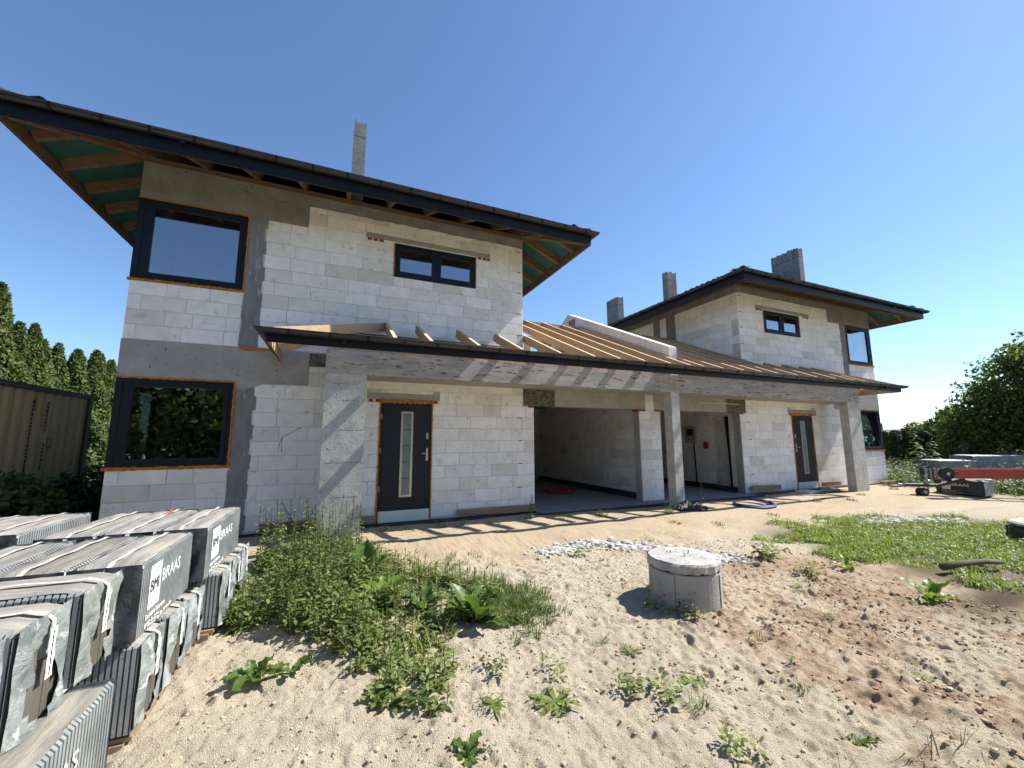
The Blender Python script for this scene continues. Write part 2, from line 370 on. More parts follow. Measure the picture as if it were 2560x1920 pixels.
def axis_pts(lo, hi, step, far0, far1, grow=1.13):
    mid = list(np.arange(lo, hi+step/2, step)); a = []; s = step; t = lo
    while t > far0: s *= grow; t -= s; a.append(t)
    b = []; s = step; t = mid[-1]
    while t < far1: s *= grow; t += s; b.append(t)
    return np.array(a[::-1]+mid+b)
GX = axis_pts(-1.4, 6.5, 0.0135, -600, 900); GY = axis_pts(1.0, 5.4, 0.0135, -600, 900, 1.1)
X, Y = np.meshgrid(GX, GY)
Z = ground_z(X, Y)
ny, nx = X.shape
_r2 = np.random.RandomState(5)
def splat(cx, cy, rad, amp, sharp, stretch, ang):
    R = rad*2.2
    i0, i1 = np.searchsorted(GX, (cx-R, cx+R)); j0, j1 = np.searchsorted(GY, (cy-R, cy+R))
    if i1-i0 < 2 or j1-j0 < 2: return
    dx = X[j0:j1, i0:i1]-cx; dy = Y[j0:j1, i0:i1]-cy; ux = dx*cos(ang)+dy*sin(ang); uy = -dx*sin(ang)+dy*cos(ang)
    q = (ux/rad)**2+(uy/(rad*stretch))**2
    Z[j0:j1, i0:i1] += amp*(np.exp(-q*sharp)-(0.35*np.exp(-(np.sqrt(q)-1.35)**2*6) if amp < 0 else 0))
for _ in range(5200):
    cx, cy = _r2.uniform(-1.0, 6.5), _r2.uniform(1.0, 5.5)
    mud_ = (cx-0.25*(cy-1.5)) > 2.6 and cy < 4.2
    if _r2.rand() < (0.55 if mud_ else 0.25):
        splat(cx, cy, _r2.uniform(0.012, 0.034)*(1.25 if mud_ else 0.9), _r2.uniform(0.005, 0.020)*(1.2 if mud_ else 0.7), 1.6, _r2.uniform(0.6, 1.0), _r2.uniform(0, pi))
    else:
        splat(cx, cy, _r2.uniform(0.016, 0.05), -_r2.uniform(0.004, 0.016), 1.2, _r2.uniform(0.45, 1.0), _r2.uniform(0, pi))
for _ in range(46):       # heel and toe prints of boots
    cx, cy, a = _r2.uniform(-0.3, 5.5), _r2.uniform(1.2, 4.6), _r2.uniform(0, pi)
    splat(cx, cy, 0.07, -0.014, 0.9, 0.6, a); splat(cx+0.15*cos(a), cy+0.15*sin(a), 0.085, -0.012, 0.9, 0.5, a)
import bisect
_gx, _gy, _zz = GX.tolist(), GY.tolist(), Z.tolist()
def gz(x, y):
    i = bisect.bisect_right(_gx, x)-1; j = bisect.bisect_right(_gy, y)-1
    u = (x-_gx[i])/(_gx[i+1]-_gx[i]); v = (y-_gy[j])/(_gy[j+1]-_gy[j]); a, b = _zz[j], _zz[j+1]
    return (a[i]*(1-u)+a[i+1]*u)*(1-v)+(b[i]*(1-u)+b[i+1]*u)*v
idx = np.arange(nx*ny).reshape(ny, nx)
quads = np.stack([idx[:-1, :-1], idx[:-1, 1:], idx[1:, 1:], idx[1:, :-1]], -1).reshape(-1, 4)
ground = np_mesh('ground', np.stack([X, Y, Z], -1).reshape(-1, 3), quads, 'mortar', True)
tag(ground, 'bare sandy building plot with reddish soil patches', kind='structure')
# soil colours (kinds of soil that lie there)
def soil_rgb(x, y):
    n1 = vnoise(x*0.8+5, y*0.8); n2 = vnoise(x*2.3, y*2.3+8); n3 = vnoise(x*6+1, y*6)
    sand = np.stack([0.57+0*x, 0.495+0*x, 0.372+0*x], -1)
    tan = np.array([0.53, 0.42, 0.285]); red = np.array([0.43, 0.295, 0.19]); brown = np.array([0.27, 0.20, 0.135]); turf = np.array([0.10, 0.10, 0.045]); humus = np.array([0.085, 0.068, 0.05])
    c = sand*(0.92+0.16*n3)[..., None]
    def lay(c, w, col): return c*(1-w[..., None])+col*w[..., None]
    c = lay(c, np.clip(sstep(4.9, 6.0, y+0.6*(n2-0.5))*0.85, 0, 1), tan)
    w = sstep(2.1, 3.6, x-0.3*(y-1.5)+0.9*(n1-0.5))*(1-sstep(3.4, 4.6, y))
    n4 = vnoise(x*13+2, y*13); n5 = vnoise(x*27, y*27+6)
    c = lay(c, np.clip(w*(0.30+0.6*sstep(0.35, 0.7, 0.6*n2+0.4*n4)), 0, 0.9), tan*0.98)
    c = lay(c, np.clip(w*sstep(0.44, 0.62, n1*0.4+n2*0.3+n4*0.3)*0.75, 0, 0.85), red)
    c = lay(c, np.clip((0.25+0.75*w)*sstep(0.60, 0.74, n4*0.5+n5*0.3+n2*0.2)*0.75, 0, 0.8), brown)
    c = lay(c, np.clip(sstep(0.55, 0.8, n2*0.5+n3*0.5)*0.35*(1-w), 0, 1), np.array([0.40, 0.34, 0.265]))
    g = sstep(6.6, 7.4, x+0.6*(n2-0.5))*(1-sstep(12.4, 13.2, x))*sstep(2.0, 2.7, y-0.10*(x-7)+0.5*(n2-0.5))*(1-sstep(4.6, 5.5, y-0.3*np.sin(x)))
    c = lay(c, g*0.8, turf)
    b = np.exp(-((y-2.25-0.06*(x-7))/0.28)**2)*sstep(5.2, 6.8, x)
    c = lay(c, np.clip(b*0.9, 0, 1), humus)
    f = np.clip(sstep(17.0, 20.0, x)+sstep(13.0, 16.0, y)+sstep(-3.8, -5.0, x)*0+(1-sstep(-9, -5, x)), 0, 1)
    c = lay(c, f*0.9, np.array([0.16, 0.165, 0.07]))
    e = (1-sstep(-4.2, -2.6, x))*sstep(5.0, 6.2, y)
    c = lay(c, e*0.85, humus)
    v = np.exp(-((x-0.4)**2/1.2+(y-5.0)**2/1.2)); c = lay(c, v*0.4, brown)
    t = np.exp(-((x-5.3)**2/0.9+(y-4.0)**2/0.15)); c = lay(c, t*0.75, red*0.9)
    return c
rgb = soil_rgb(X, Y).reshape(-1, 3)
ca = ground.data.color_attributes.new('soil', 'FLOAT_COLOR', 'POINT')
ca.data.foreach_set('color', np.concatenate([rgb, np.ones((len(rgb), 1))], 1).astype(np.float32).ravel())
mat('soil', (0.4, 0.3, 0.2), 0.97, 0.12, attr='soil', dark=(0.20, 0.155, 0.11), darkscale=34.0, ramp_dark=(0.62, 0.78), bump=(110, 1.0, 0.03))
ground.data.materials.clear(); ground.data.materials.append(MATS['soil'])

# ------------------------------------------------------------------ walls of blocks
CH = 0.2525
def block_mesh(mb, x0, x1, z0, z1, yf, depth, r):
    c = r.uniform(0.003, 0.006); f = yf+r.uniform(-0.002, 0.002)
    j = [r.uniform(-0.0015, 0.0015) for _ in range(4)]
    o = [(x0+j[0], z0+j[1]), (x1+j[2], z0+j[1]), (x1+j[2], z1+j[3]), (x0+j[0], z1+j[3])]
    i = [(o[0][0]+c, o[0][1]+c), (o[1][0]-c, o[1][1]+c), (o[2][0]-c, o[2][1]-c), (o[3][0]+c, o[3][1]-c)]
    vs = [(a, f, b) for a, b in i]+[(a, f+c, b) for a, b in o]+[(a, f+depth, b) for a, b in o]
    fs = [(0, 1, 2, 3)]+[(4+k, 4+(k+1) % 4, (k+1) % 4, k) for k in range(4)]+[(8+k, 8+(k+1) % 4, 4+(k+1) % 4, 4+k) for k in range(4)]
    mb.add(vs, fs)
def lay_blocks(root, rects, holes, zbase, yf, mir=False, plane='y', flip=1, seed=0, L=0.6, depth=0.07, name='block', joint=0.007):
    """blocks over the rectangles (a0,a1,z0,z1) of a wall plane minus holes, in a running bond"""
    r = random.Random(seed); out = []
    off = root.location
    zmin = min(q[2] for q in rects); zmax = max(q[3] for q in rects)
    k = math.floor((zmin-zbase)/CH)
    while zbase+k*CH < zmax-0.02:
        za, zb = zbase+k*CH, zbase+(k+1)*CH
        xs = sorted(set([q[0] for q in rects]+[q[1] for q in rects]+[h[0] for h in holes]+[h[1] for h in holes]))
        segs = []
        for a, b in zip(xs[:-1], xs[1:]):
            m = (a+b)/2
            if b-a < 0.01: continue
            inr = [q for q in rects if q[0] <= m <= q[1] and q[2] < zb and q[3] > za]
            if not inr: continue
            lo = max(za, min(q[2] for q in inr)); hi = min(zb, max(q[3] for q in inr))
            for h in holes:
                if h[0] <= m <= h[1] and h[2] < hi and h[3] > lo:
                    if h[2] <= lo: lo = h[3]
                    else: hi = h[2]
            if hi-lo < 0.025: continue
            if segs and abs(segs[-1][1]-a) < 1e-6 and abs(segs[-1][2]-lo) < 1e-6 and abs(segs[-1][3]-hi) < 1e-6: segs[-1][1] = b
            else: segs.append([a, b, lo, hi])
        ph = (0.31 if k % 2 else 0.0)+r.uniform(-0.08, 0.08)
        for a, b, lo, hi in segs:
            t = a; first = True
            while t < b-1e-4:
                ln = L*(1.0 if r.random() > 0.12 else r.uniform(0.45, 0.8))
                if first:
                    ln = L-((a+ph) % L); first = False
                    if ln < 0.13: ln += 0.3
                e = t+ln
                if b-e < 0.14: e = b
                e = min(e, b)
                mb = MB()
                g = joint/2
                block_mesh(mb, t+g, e-g, lo+g, hi-g, yf, depth, r)
                if plane == 'x':   # plan coordinate a runs along Y, front faces -X (flip=1)
                    mb.v = [(p[1], -p[0], p[2]) for p in mb.v] if flip == 1 else [(-p[1], p[0], p[2]) for p in mb.v]
                elif mir:
                    mb.v = [(2*XC-p[0], p[1], p[2]) for p in mb.v]; mb.f = [tuple(reversed(q)) for q in mb.f]
                n = len(mb.v); cx = Vector((sum(p[0] for p in mb.v)/n, sum(p[1] for p in mb.v)/n, sum(p[2] for p in mb.v)/n))
                ob = mb.build(name, 'aac', root, cx); ob.location = cx-off
                out.append(ob); t = e
        k += 1
    return out

X0, X1, YF, D = -3.225, 3.874, 8.30, 0.24
YB = 17.0
SL = 0.45     # roof slope
XL, XR, YE = X0-1.138, X1+1.138, 7.19     # eave rectangle (roof deck edge)
YBE = YB+1.2
ZE = 6.06     # top of rafter at the eave

def sub_rects(a0, a1, z0, z1, holes):
    xs = sorted(set([a0, a1]+[min(max(h[k], a0), a1) for h in holes for k in (0, 1)]))
    out = []
    for a, b in zip(xs[:-1], xs[1:]):
        if b-a < 1e-4: continue
        m = (a+b)/2; spans = [(z0, z1)]
        for h in holes:
            if h[0] < m < h[1]:
                ns = []
                for s, e in spans:
                    if h[2] > s: ns.append((s, min(e, h[2])))
                    if h[3] < e: ns.append((max(s, h[3]), e))
                spans = [q for q in ns if q[1]-q[0] > 1e-4]
        out += [(a, b, s, e) for s, e in spans]
    return out

def frame_ring(mb, x0, x1, z0, z1, w, y0, y1):
    mb.box(x0, x1, y0, y1, z0, z0+w); mb.box(x0, x1, y0, y1, z1-w, z1)
    mb.box(x0, x0+w, y0, y1, z0+w, z1-w); mb.box(x1-w, x1, y0, y1, z0+w, z1-w)

def foam_strip(mb, pts, w, y0, y1, r):
    """ragged band of foam along a line of (x,z) points"""
    for (xa, za), (xb, zb) in zip(pts[:-1], pts[1:]):
        n = max(3, int(math.hypot(xb-xa, zb-za)/0.05)); horiz = abs(xb-xa) > abs(zb-za)
        for i in range(n):
            t0, t1 = i/n, (i+1)/n+0.004; ww = w*r.uniform(0.6, 1.5); yy = y0-r.uniform(0, 0.012)
            ax, az, bx, bz = xa+(xb-xa)*t0, za+(zb-za)*t0, xa+(xb-xa)*t1, za+(zb-za)*t1
            if horiz: mb.box(ax, bx, yy, y1, az-ww/2, az+ww/2)
            else: mb.box(ax-ww/2, ax+ww/2, yy, y1, az, bz)

def window(root, off, mir, kind, label=None):
    x0 = X0
    if kind == 'small':
        a0, a1, z0, z1 = 0.945, 2.705, 4.912, 5.628
    elif kind == 'upper': a0, a1, z0, z1 = X0-0.006, -1.655, 4.205, 5.622
    else: a0, a1, z0, z1 = X0-0.006, -1.651, 1.14, 2.545
    y0 = YF-0.004
    f = MB(mir)
    if kind == 'small':
        frame_ring(f, a0, a1, z0, z1, 0.055, y0+0.01, y0+0.09)
        cx = (a0+a1)/2
        f.box(cx-0.035, cx+0.035, y0+0.012, y0+0.09, z0+0.055, z1-0.055)
        for p, q in ((a0+0.055, cx-0.035), (cx+0.035, a1-0.055)): frame_ring(f, p+0.002, q-0.002, z0+0.057, z1-0.057, 0.062, y0, y0+0.07)
        panes = [(a0+0.11, cx-0.09, z0+0.11, z1-0.11), (cx+0.09, a1-0.11, z0+0.11, z1-0.11)]
    else:
        f.box(a0, a0+0.09, y0+0.006, y0+0.096, z0, z1)
        frame_ring(f, a0+0.092, a1, z0, z1, 0.06, y0+0.012, y0+0.092)
        if mir and kind == 'lower':
            g = MB(mir); frame_ring(g, a0+0.155, a1-0.062, z0+0.062, z1-0.062, 0.065, y0, y0+0.075); nf = len(g.v)
            g2 = MB(mir); g2.box(a0+0.215, a1-0.12, y0+0.03, y0+0.034, z0+0.12, z1-0.12)
            ca_, sa_ = cos(radians(9)), sin(radians(9)); yq, zq = y0+0.02, z0+0.07
            for q in (g, g2): q.v = [(p[0], yq+(p[1]-yq)*ca_+(p[2]-zq)*sa_, zq-(p[1]-yq)*sa_+(p[2]-zq)*ca_) for p in q.v]
        else: frame_ring(f, a0+0.155, a1-0.062, z0+0.062, z1-0.062, 0.065, y0, y0+0.075)
        panes = [(a0+0.215, a1-0.12, z0+0.12, z1-0.12)]
    w = f.build('window', 'window_frame', root, off)
    if label: w['label'] = label
    if mir and kind == 'lower':
        tag(g.build('tilted_sash', 'window_frame', w), 'sash tilted open inwards'); g2.build('pane', 'glass', w); panes = []
    for p in panes:
        MB(mir).box(p[0], p[1], y0+0.03, y0+0.034, p[2], p[3]).build('pane', 'glass', w)
    if kind != 'small':
        s = MB(mir)          # the same window turning the corner
        sx = X0-0.004
        for (ya, yb, w_, ix) in ((YF+0.094, YF+1.55, 0.06, 0.012), (YF+0.155, YF+1.49, 0.065, 0.0)):
            xa, xb = sx+ix, sx+ix+0.075
            zz0, zz1 = (z0, z1) if ix else (z0+0.062, z1-0.062)
            s.box(xa, xb, ya, yb, zz0, zz0+w_); s.box(xa, xb, ya, yb, zz1-w_, zz1)
            s.box(xa, xb, ya, ya+w_, zz0+w_, zz1-w_); s.box(xa, xb, yb-w_, yb, zz0+w_, zz1-w_)
        s.build('side_frame', 'window_frame', w)
        MB(mir).box(sx+0.03, sx+0.034, YF+0.22, YF+1.43, z0+0.12, z1-0.12).build('pane', 'glass', w)
        h = MB(mir); hz = z0+0.42
        h.box(sx+0.09, sx+0.10, YF+0.165, YF+0.195, hz-0.05, hz+0.05); h.tube([(sx+0.10, YF+0.18, hz), (sx+0.14, YF+0.18, hz), (sx+0.145, YF+0.18, hz-0.11)], 0.010, 6)
        h.build('handle', 'white_plastic', w)
    else:
        v = MB(mir)
        for t in (a0+0.25, a0+0.8, a0+1.1, a1-0.2): v.box(t-0.03, t+0.03, y0+0.006, y0+0.012, z0+0.02, z0+0.035)
        v.build('drain_cap', 'mark_black', w)
    return w

def door(root, off, mir):
    a0, a1, z0, z1 = 0.80, 1.788, 0.226, 2.275
    y = YF-0.006
    f = MB(mir); frame_ring(f, a0, a1, z0-0.02, z1, 0.03, y+0.012, y+0.07)
    f.box(a0+0.026, a1-0.026, y, y+0.055, z0, z1-0.026)
    d = f.build('door', 'door_paint', root, off)
    gx0, gx1, g0, g1 = 1.185, 1.425, 0.452, 2.115
    s = MB(mir); frame_ring(s, gx0, gx1, g0, g1, 0.042, y-0.010, y+0.004); s.build('glass_surround', 'steel', d)
    n = 5; h = (g1-g0-0.084)/n
    for i in range(n):
        MB(mir).box(gx0+0.042, gx1-0.042, y-0.003, y+0.001, g0+0.042+i*h+0.006, g0+0.042+(i+1)*h-0.006).build('pane', 'frosted', d)
    hd = MB(mir); hd.box(1.693, 1.735, y-0.008, y+0.001, 1.14, 1.39); hd.tube([(1.714, y-0.006, 1.285), (1.714, y-0.05, 1.285), (1.60, y-0.055, 1.285)], 0.011, 8)
    hd.build('handle', 'steel', d)
    lk = MB(mir); lk.box(1.69, 1.732, y-0.008, y+0.001, 1.57, 1.69); lk.tube([(1.711, y-0.006, 1.63), (1.711, y-0.016, 1.63)], 0.012, 8); lk.build('lock', 'steel', d)
    MB(mir).box(1.708, 1.714, y-0.018, y-0.0165, 1.615, 1.645).build('keyhole', 'mark_black', d)
    for zz in (0.62, 1.35, 2.0): MB(mir).box(a0+0.004, a0+0.022, y-0.012, y+0.02, zz-0.05, zz+0.05).build('hinge', 'galvanised', d)
    k = MB(mir); k.box(a0+0.01, a1-0.01, y-0.012, y+0.08, -0.005, z0-0.022); k.build('kick_panel', 'kick_panel', d)
    return d

def tile_profile(n=7, w=0.30):
    return [(i*w/(n-1), 0.026*sin(2*pi*i/(n-1)-0.6)+0.012) for i in range(n)]

def house(mir, seed):
    r = random.Random(seed)
    cx, cy = ((X0+X1)/2, 12.6)
    if mir: cx = 2*XC-cx
    lab = 'right two-storey house of white blocks with dark tiled hip roof and chimneys' if mir else 'left two-storey house of white blocks with corner windows, nearest the camera'
    root = thing('unfinished_house', lab, 'house', (cx, cy, 0), group='pair of mirrored unfinished houses')
    off = root.location.copy()
    B = lambda: MB(mir)
    holes = [(X0-0.1, -1.641, 4.19, 5.635), (X0-0.1, -1.637, 1.125, 2.56), (0.932, 2.718, 4.90, 5.64), (0.79, 1.797, -0.03, 2.285)]
    # wall cores
    w = B(); yc = YF+0.009
    for a, b, s, e in sub_rects(X0+0.009, X1, -0.35, 6.28, holes): w.box(a, b, yc, YF+D, s, e)
    w.box(X1+0.0005, 4.135, yc, YF+D, -0.35, 2.32)
    w.build('front_wall', 'mortar', root, off)
    sh = [(YF+D, YF+1.56, 4.19, 5.635), (YF+D, YF+1.56, 1.125, 2.56)]
    s = B()
    for a, b, z0, z1 in sub_rects(YF+D+0.0005, YB, -0.35, 6.28, sh): s.box(X0+0.004, X0+D, a, b, z0, z1)
    s.build('side_wall', 'aac_core', root, off)
    s = B(); s.box(X1-D, X1-0.009, YF+D+0.0005, YB, -0.35, 6.28); s.build('side_wall', 'mortar', root, off)
    s = B(); s.box(X0+D+.0005, X1-D-.0005, YB-D, YB, -0.35, 6.28); s.build('back_wall', 'aac_core', root, off)
    s = B(); s.box(X0+D+0.001, X1-D-0.001, YF+D+0.001, YB-D-0.001, 2.88, 3.16); s.build('floor_slab', 'concrete', root, off)
    s = B(); s.box(X0+D+0.001, X1-D-0.001, YF+D+0.001, YB-D-0.001, -0.05, 0.2); s.build('floor_slab', 'floor_concrete', root, off)
    s = B(); s.box(X0+D+0.001, X1-D-0.001, YF+D+0.001, YB-D-0.001, 6.0, 6.2); s.build('ceiling_slab', 'concrete', root, off)
    s = B(); s.box(X0+D+.002, X1-D-.002, 12.0, 12.2, 0.2, 2.88); s.build('inner_wall', 'aac_core', root, off)
    s = B(); s.box(X0+D+.002, X1-D-.002, 12.6, 12.8, 3.16, 6.0); s.build('inner_wall', 'aac_core', root, off)
    # blocks
    up_holes = holes[2:3]+[(0.37, 3.05, 5.665, 5.765), (X0-1, -1.36, 5.0, 7), (X0-1, -1.645, 4.175, 7), (-1.645, -1.36, 3.0, 7), (X0-1, -0.68, 5.63, 7)]
    lay_blocks(root, [(X0, X1, 3.183, 6.07)], up_holes, 3.183, YF, mir, seed=seed+1)
    lay_blocks(root, [(X0, -1.60, -0.02, 1.10)], [], -0.15, YF, mir, seed=seed+2)
    lo_holes = [(0.775, 1.812, -0.1, 2.36), (0.53, 1.955, 2.352, 2.472), (-1.6, -0.515, 2.545, 4), (-0.515, -0.2, 2.91, 4), (3.86, 4.2, 2.305, 4)]
    lay_blocks(root, [(-1.35, 4.135, 0.02, 3.12)], lo_holes, 0.02, YF, mir, seed=seed+3)
    if mir:
        # the flank above the garage: plane X = 2*XC - X1, facing -X
        px = 2*XC-X1
        fh = [(-11.24, -10.80, 2, 9), (-11.90, -11.56, 2, 9)]
        lay_blocks(root, [(-13.6, -YF-0.004, 3.25, 6.05)], fh, 3.183, px, False, 'x', 1, seed=seed+4)
        q = MB(); q.box(px-0.006, px+0.05, 11.56, 11.90, 3.0, 6.06); q.build('concrete_column', 'concrete_dark', root, off)
        q = MB()
        for i in range(9):
            z = 3.1+i*0.33; e = MB(); e.box(px-0.008+r.uniform(0, .003), px+0.05, 10.805, 11.235, z+0.004, min(z+0.326, 6.06)); o = e.build('flue_block', 'flue_block', root, off)
        q = MB(); q.box(px-0.003, px+0.05, YF+0.05, YB, 6.055, 6.283); q.build('ring_beam', 'concrete_dark', root, off)
    # concrete members on the front
    c = B(); z0, z1 = 5.632, 6.285
    low = [(X0-0.003, 5.637)]+[(X0+0.5*i, 5.632) for i in range(1, 5)]+[(-0.676, 5.625)]
    top = [(-0.676, z1), (X0-0.003, z1)]
    c.prism(low+top, 1, YF-0.004, YF+0.05); c.build('ring_beam', 'concrete_dark', root, off)
    c = B(); n = 36
    low = [(-0.674+(X1+0.003+0.674)*i/n, 6.068+r.uniform(-0.022, 0.014)) for i in range(n+1)]
    c.prism(low+[(X1+0.003, z1-0.001), (-0.674, z1-0.001)], 1, YF-0.003, YF+0.05); c.build('ring_beam', 'concrete_dark', root, off)
    def toothed(za, zb, xl, xr):                      # concrete column strips, ragged where the blocks are toothed
        lf, rg = [], []; k = 0; z = za
        while z < zb-0.02:
            z2 = min(z+CH, zb); ol = xl+r.uniform(-0.016, 0.016); orr = xr+(0.028 if k % 2 else -0.012)+r.uniform(-0.012, 0.012)
            for q in (0.03, 0.35, 0.65, 0.97):
                zz = z+(z2-z)*q; lf.append((ol+r.uniform(-0.005, 0.005), zz)); rg.append((orr+r.uniform(-0.007, 0.007), zz))
            z = z2; k += 1
        c = B(); c.prism(lf+rg[::-1], 1, YF-0.005, YF+0.05); c.build('concrete_column', 'concrete_column', root, off)
    toothed(3.183, 5.63, -1.635, -1.365); toothed(-0.2, 2.62, -1.632, -1.345)
    for k in range(6):
        for xa, za in ((3.72, 3.43), (3.73, 0.52)):
            if za+2*CH*k > (6.0 if za > 2 else 2.2): continue
            c = B(); c.box(xa+r.uniform(-.02, .02), xa+0.10, YF-0.005, YF+0.02, za+2*CH*k-0.012, za+2*CH*k+0.010); c.build('wall_tie', 'concrete_dark', root, off)
    c = B()
    low = [(X0-0.004, 2.572), (-1.65, 2.572), (-1.64, 2.44), (-1.5, 2.42), (-1.40, 2.47), (-1.33, 2.49), (-1.24, 2.54), (-0.9, 2.553), (-0.516, 2.556)]
    c.prism(low+[(-0.516, 3.17), (X0-0.004, 3.181)], 1, YF-0.008, YF+0.05); c.build('floor_beam', 'concrete', root, off)
    c = B(); c.box(-0.512, -0.20, YF+0.002, YF+0.05, 2.915, 3.16); c.build('beam_end', 'osb', root, off)
    c = B(); c.box(0.372, 3.052, YF-0.003, YF+0.05, 5.667, 5.762); c.build('lintel', 'concrete', root, off)
    c = B(); c.box(0.535, 1.95, YF-0.004, YF+0.05, 2.355, 2.47); c.build('lintel', 'concrete', root, off)
    for a, b in ((0.40, 0.485), (0.515, 0.60), (0.625, 0.715), (2.76, 2.84), (2.87, 2.95), (2.965, 3.04)):
        c = B(); c.box(a, b, YF-0.006, YF+0.04, 5.60, 5.655); c.build('lintel_brick', 'brick_red', root, off)
    for a, b in ((0.56, 0.64), (0.685, 0.775), (1.83, 1.91)):
        c = B(); c.box(a, b, YF-0.006, YF+0.04, 2.29, 2.345); c.build('lintel_brick', 'brick_red', root, off)
    # windows, door, foam
    window(root, off, mir, 'upper', 'upper corner window in a dark frame'); window(root, off, mir, 'lower', 'lower corner window in a dark frame'); window(root, off, mir, 'small', 'narrow two-pane upper window')
    door(root, off, mir)
    f = B()
    foam_strip(f, [(X0-0.03, 4.19), (-1.66, 4.195)], 0.035, YF-0.012, YF+0.03, r)
    foam_strip(f, [(X0, 5.632), (-1.66, 5.632)], 0.016, YF-0.010, YF+0.03, r)
    foam_strip(f, [(-1.645, 4.2), (-1.645, 5.62)], 0.022, YF-0.009, YF+0.03, r)
    f.build('foam_seal', 'foam', root, off)
    f = B()
    foam_strip(f, [(X0-0.04, 1.118), (-1.64, 1.122)], 0.045, YF-0.012, YF+0.03, r)
    foam_strip(f, [(X0, 2.562), (-1.64, 2.558)], 0.026, YF-0.012, YF+0.03, r)
    foam_strip(f, [(-1.64, 1.14), (-1.64, 2.55)], 0.028, YF-0.011, YF+0.03, r)
    foam_strip(f, [(-1.62, 3.165), (-0.98, 3.16)], 0.05, YF-0.016, YF+0.03, r)
    f.build('foam_seal', 'foam', root, off)
    f = B()
    foam_strip(f, [(0.937, 4.91), (0.937, 5.63)], 0.020, YF-0.007, YF+0.03, r); f.build('foam_seal', 'foam', root, off)
    f = B(); foam_strip(f, [(2.713, 4.91), (2.713, 5.63)], 0.020, YF-0.007, YF+0.03, r)
    f.build('foam_seal', 'foam', root, off)
    f = B()
    foam_strip(f, [(0.775, 0.0), (0.782, 2.28)], 0.024, YF-0.01, YF+0.03, r); foam_strip(f, [(1.805, 0.0), (1.803, 2.28)], 0.022, YF-0.01, YF+0.03, r)
    foam_strip(f, [(0.765, 2.312), (1.825, 2.312)], 0.062, YF-0.022, YF+0.03, r); f.build('foam_seal', 'foam', root, off)
    # foundation skin
    f = B(); f.box(X0-0.02, 4.15, YF-0.022, YF+0.06, -0.35, -0.012); f.build('foundation', 'bitumen', root, off)
    # ---------------------------------------------------------------- roof
    deck = B()
    hw = (XR-XL)/2; zr = ZE+SL*hw; xm = (XL+XR)/2; t = 0.02
    ct = [(XL, YE, ZE), (XR, YE, ZE), (XR, YBE, ZE), (XL, YBE, ZE), (xm, YE+hw, zr), (xm, YBE-hw, zr)]
    fs = [(0, 1, 4), (1, 2, 5, 4), (2, 3, 5), (3, 0, 4, 5)]
    deck.add([(x, y, z+0.004) for x, y, z in ct]+[(x, y, z+0.004+t) for x, y, z in ct], [tuple(reversed(q)) for q in fs]+[tuple(i+6 for i in q) for q in fs])
    roof = deck.build('roof', 'membrane', root, off)
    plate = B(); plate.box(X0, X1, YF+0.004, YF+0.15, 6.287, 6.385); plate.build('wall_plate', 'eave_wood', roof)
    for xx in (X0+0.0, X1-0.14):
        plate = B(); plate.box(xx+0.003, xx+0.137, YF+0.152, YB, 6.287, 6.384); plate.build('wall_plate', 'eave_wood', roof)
    def rafter(p0, p1, w=0.075, h=0.165):
        q = B(); q.beam(p0, p1, w, h); q.build('rafter', 'eave_wood', roof)
    E0 = 0.035
    x = XL+0.62
    fr = [-3.92+0.785*i for i in range(12)]
    for x in fr:
        if XL+0.3 < x < XR-0.3:
            ln = min(x-XL, XR-x, 2.6)-0.06
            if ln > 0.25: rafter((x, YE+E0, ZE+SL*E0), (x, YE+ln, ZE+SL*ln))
    for y in [YE+0.55+0.70*i for i in range(15)]:
        for sgn in (0, 1):
            ln = min(y-YE, 2.2, YBE-y)-0.06
            if ln < 0.25: continue
            xa = XL if sgn == 0 else XR; d = 1 if sgn == 0 else -1
            rafter((xa+d*E0, y, ZE+SL*E0), (xa+d*ln, y, ZE+SL*ln))
    for xa, d in ((XL, 1), (XR, -1)):
        q = B(); q.beam((xa+d*0.04, YE+0.04, ZE+SL*0.03), (xa+d*2.6, YE+2.6, ZE+SL*2.6-0.015), 0.09, 0.18); q.build('hip_rafter', 'eave_wood', roof)
    # fascia: timber inside, folded metal outside, gutter with brackets all round
    ring = [(XL, YE), (XR, YE), (XR, YBE), (XL, YBE)]
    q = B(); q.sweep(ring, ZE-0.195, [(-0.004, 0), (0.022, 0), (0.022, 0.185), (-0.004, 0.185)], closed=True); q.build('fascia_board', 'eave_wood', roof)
    q = B(); q.sweep(ring, ZE-0.205, [(0.0235, 0), (0.030, 0), (0.030, 0.21), (0.0235, 0.21)], closed=True); q.build('fascia_cover', 'anthracite', roof)
    gp = [(0.095+0.075*cos(a), 0.075*sin(a)) for a in [pi+pi*i/10 for i in range(11)]]
    gin = [(0.095+0.070*cos(a), 0.070*sin(a)) for a in [2*pi-pi*i/10 for i in range(11)]]
    q = B(); q.sweep(ring, ZE+0.062, gp+[(0.178, 0.005), (0.178, -0.005)]+gin[1:], closed=True); q.build('gutter', 'gutter_metal', roof)
    def bracket(px, py, ox, oy):
        b = B(); pr = []
        for i in range(9):
            a = pi+pi*i/8; o = 0.095+0.086*cos(a); pr.append((px+ox*o, py+oy*o, ZE+0.062+0.086*sin(a)))
        tx, ty = -oy, ox
        for p, q_ in zip(pr[:-1], pr[1:]):
            wd = 0.018
            b.add([(p[0]-tx*wd, p[1]-ty*wd, p[2]), (p[0]+tx*wd, p[1]+ty*wd, p[2]), (q_[0]+tx*wd, q_[1]+ty*wd, q_[2]), (q_[0]-tx*wd, q_[1]-ty*wd, q_[2])], [(0, 1, 2, 3)])
        b.build('gutter_bracket', 'anthracite', roof)
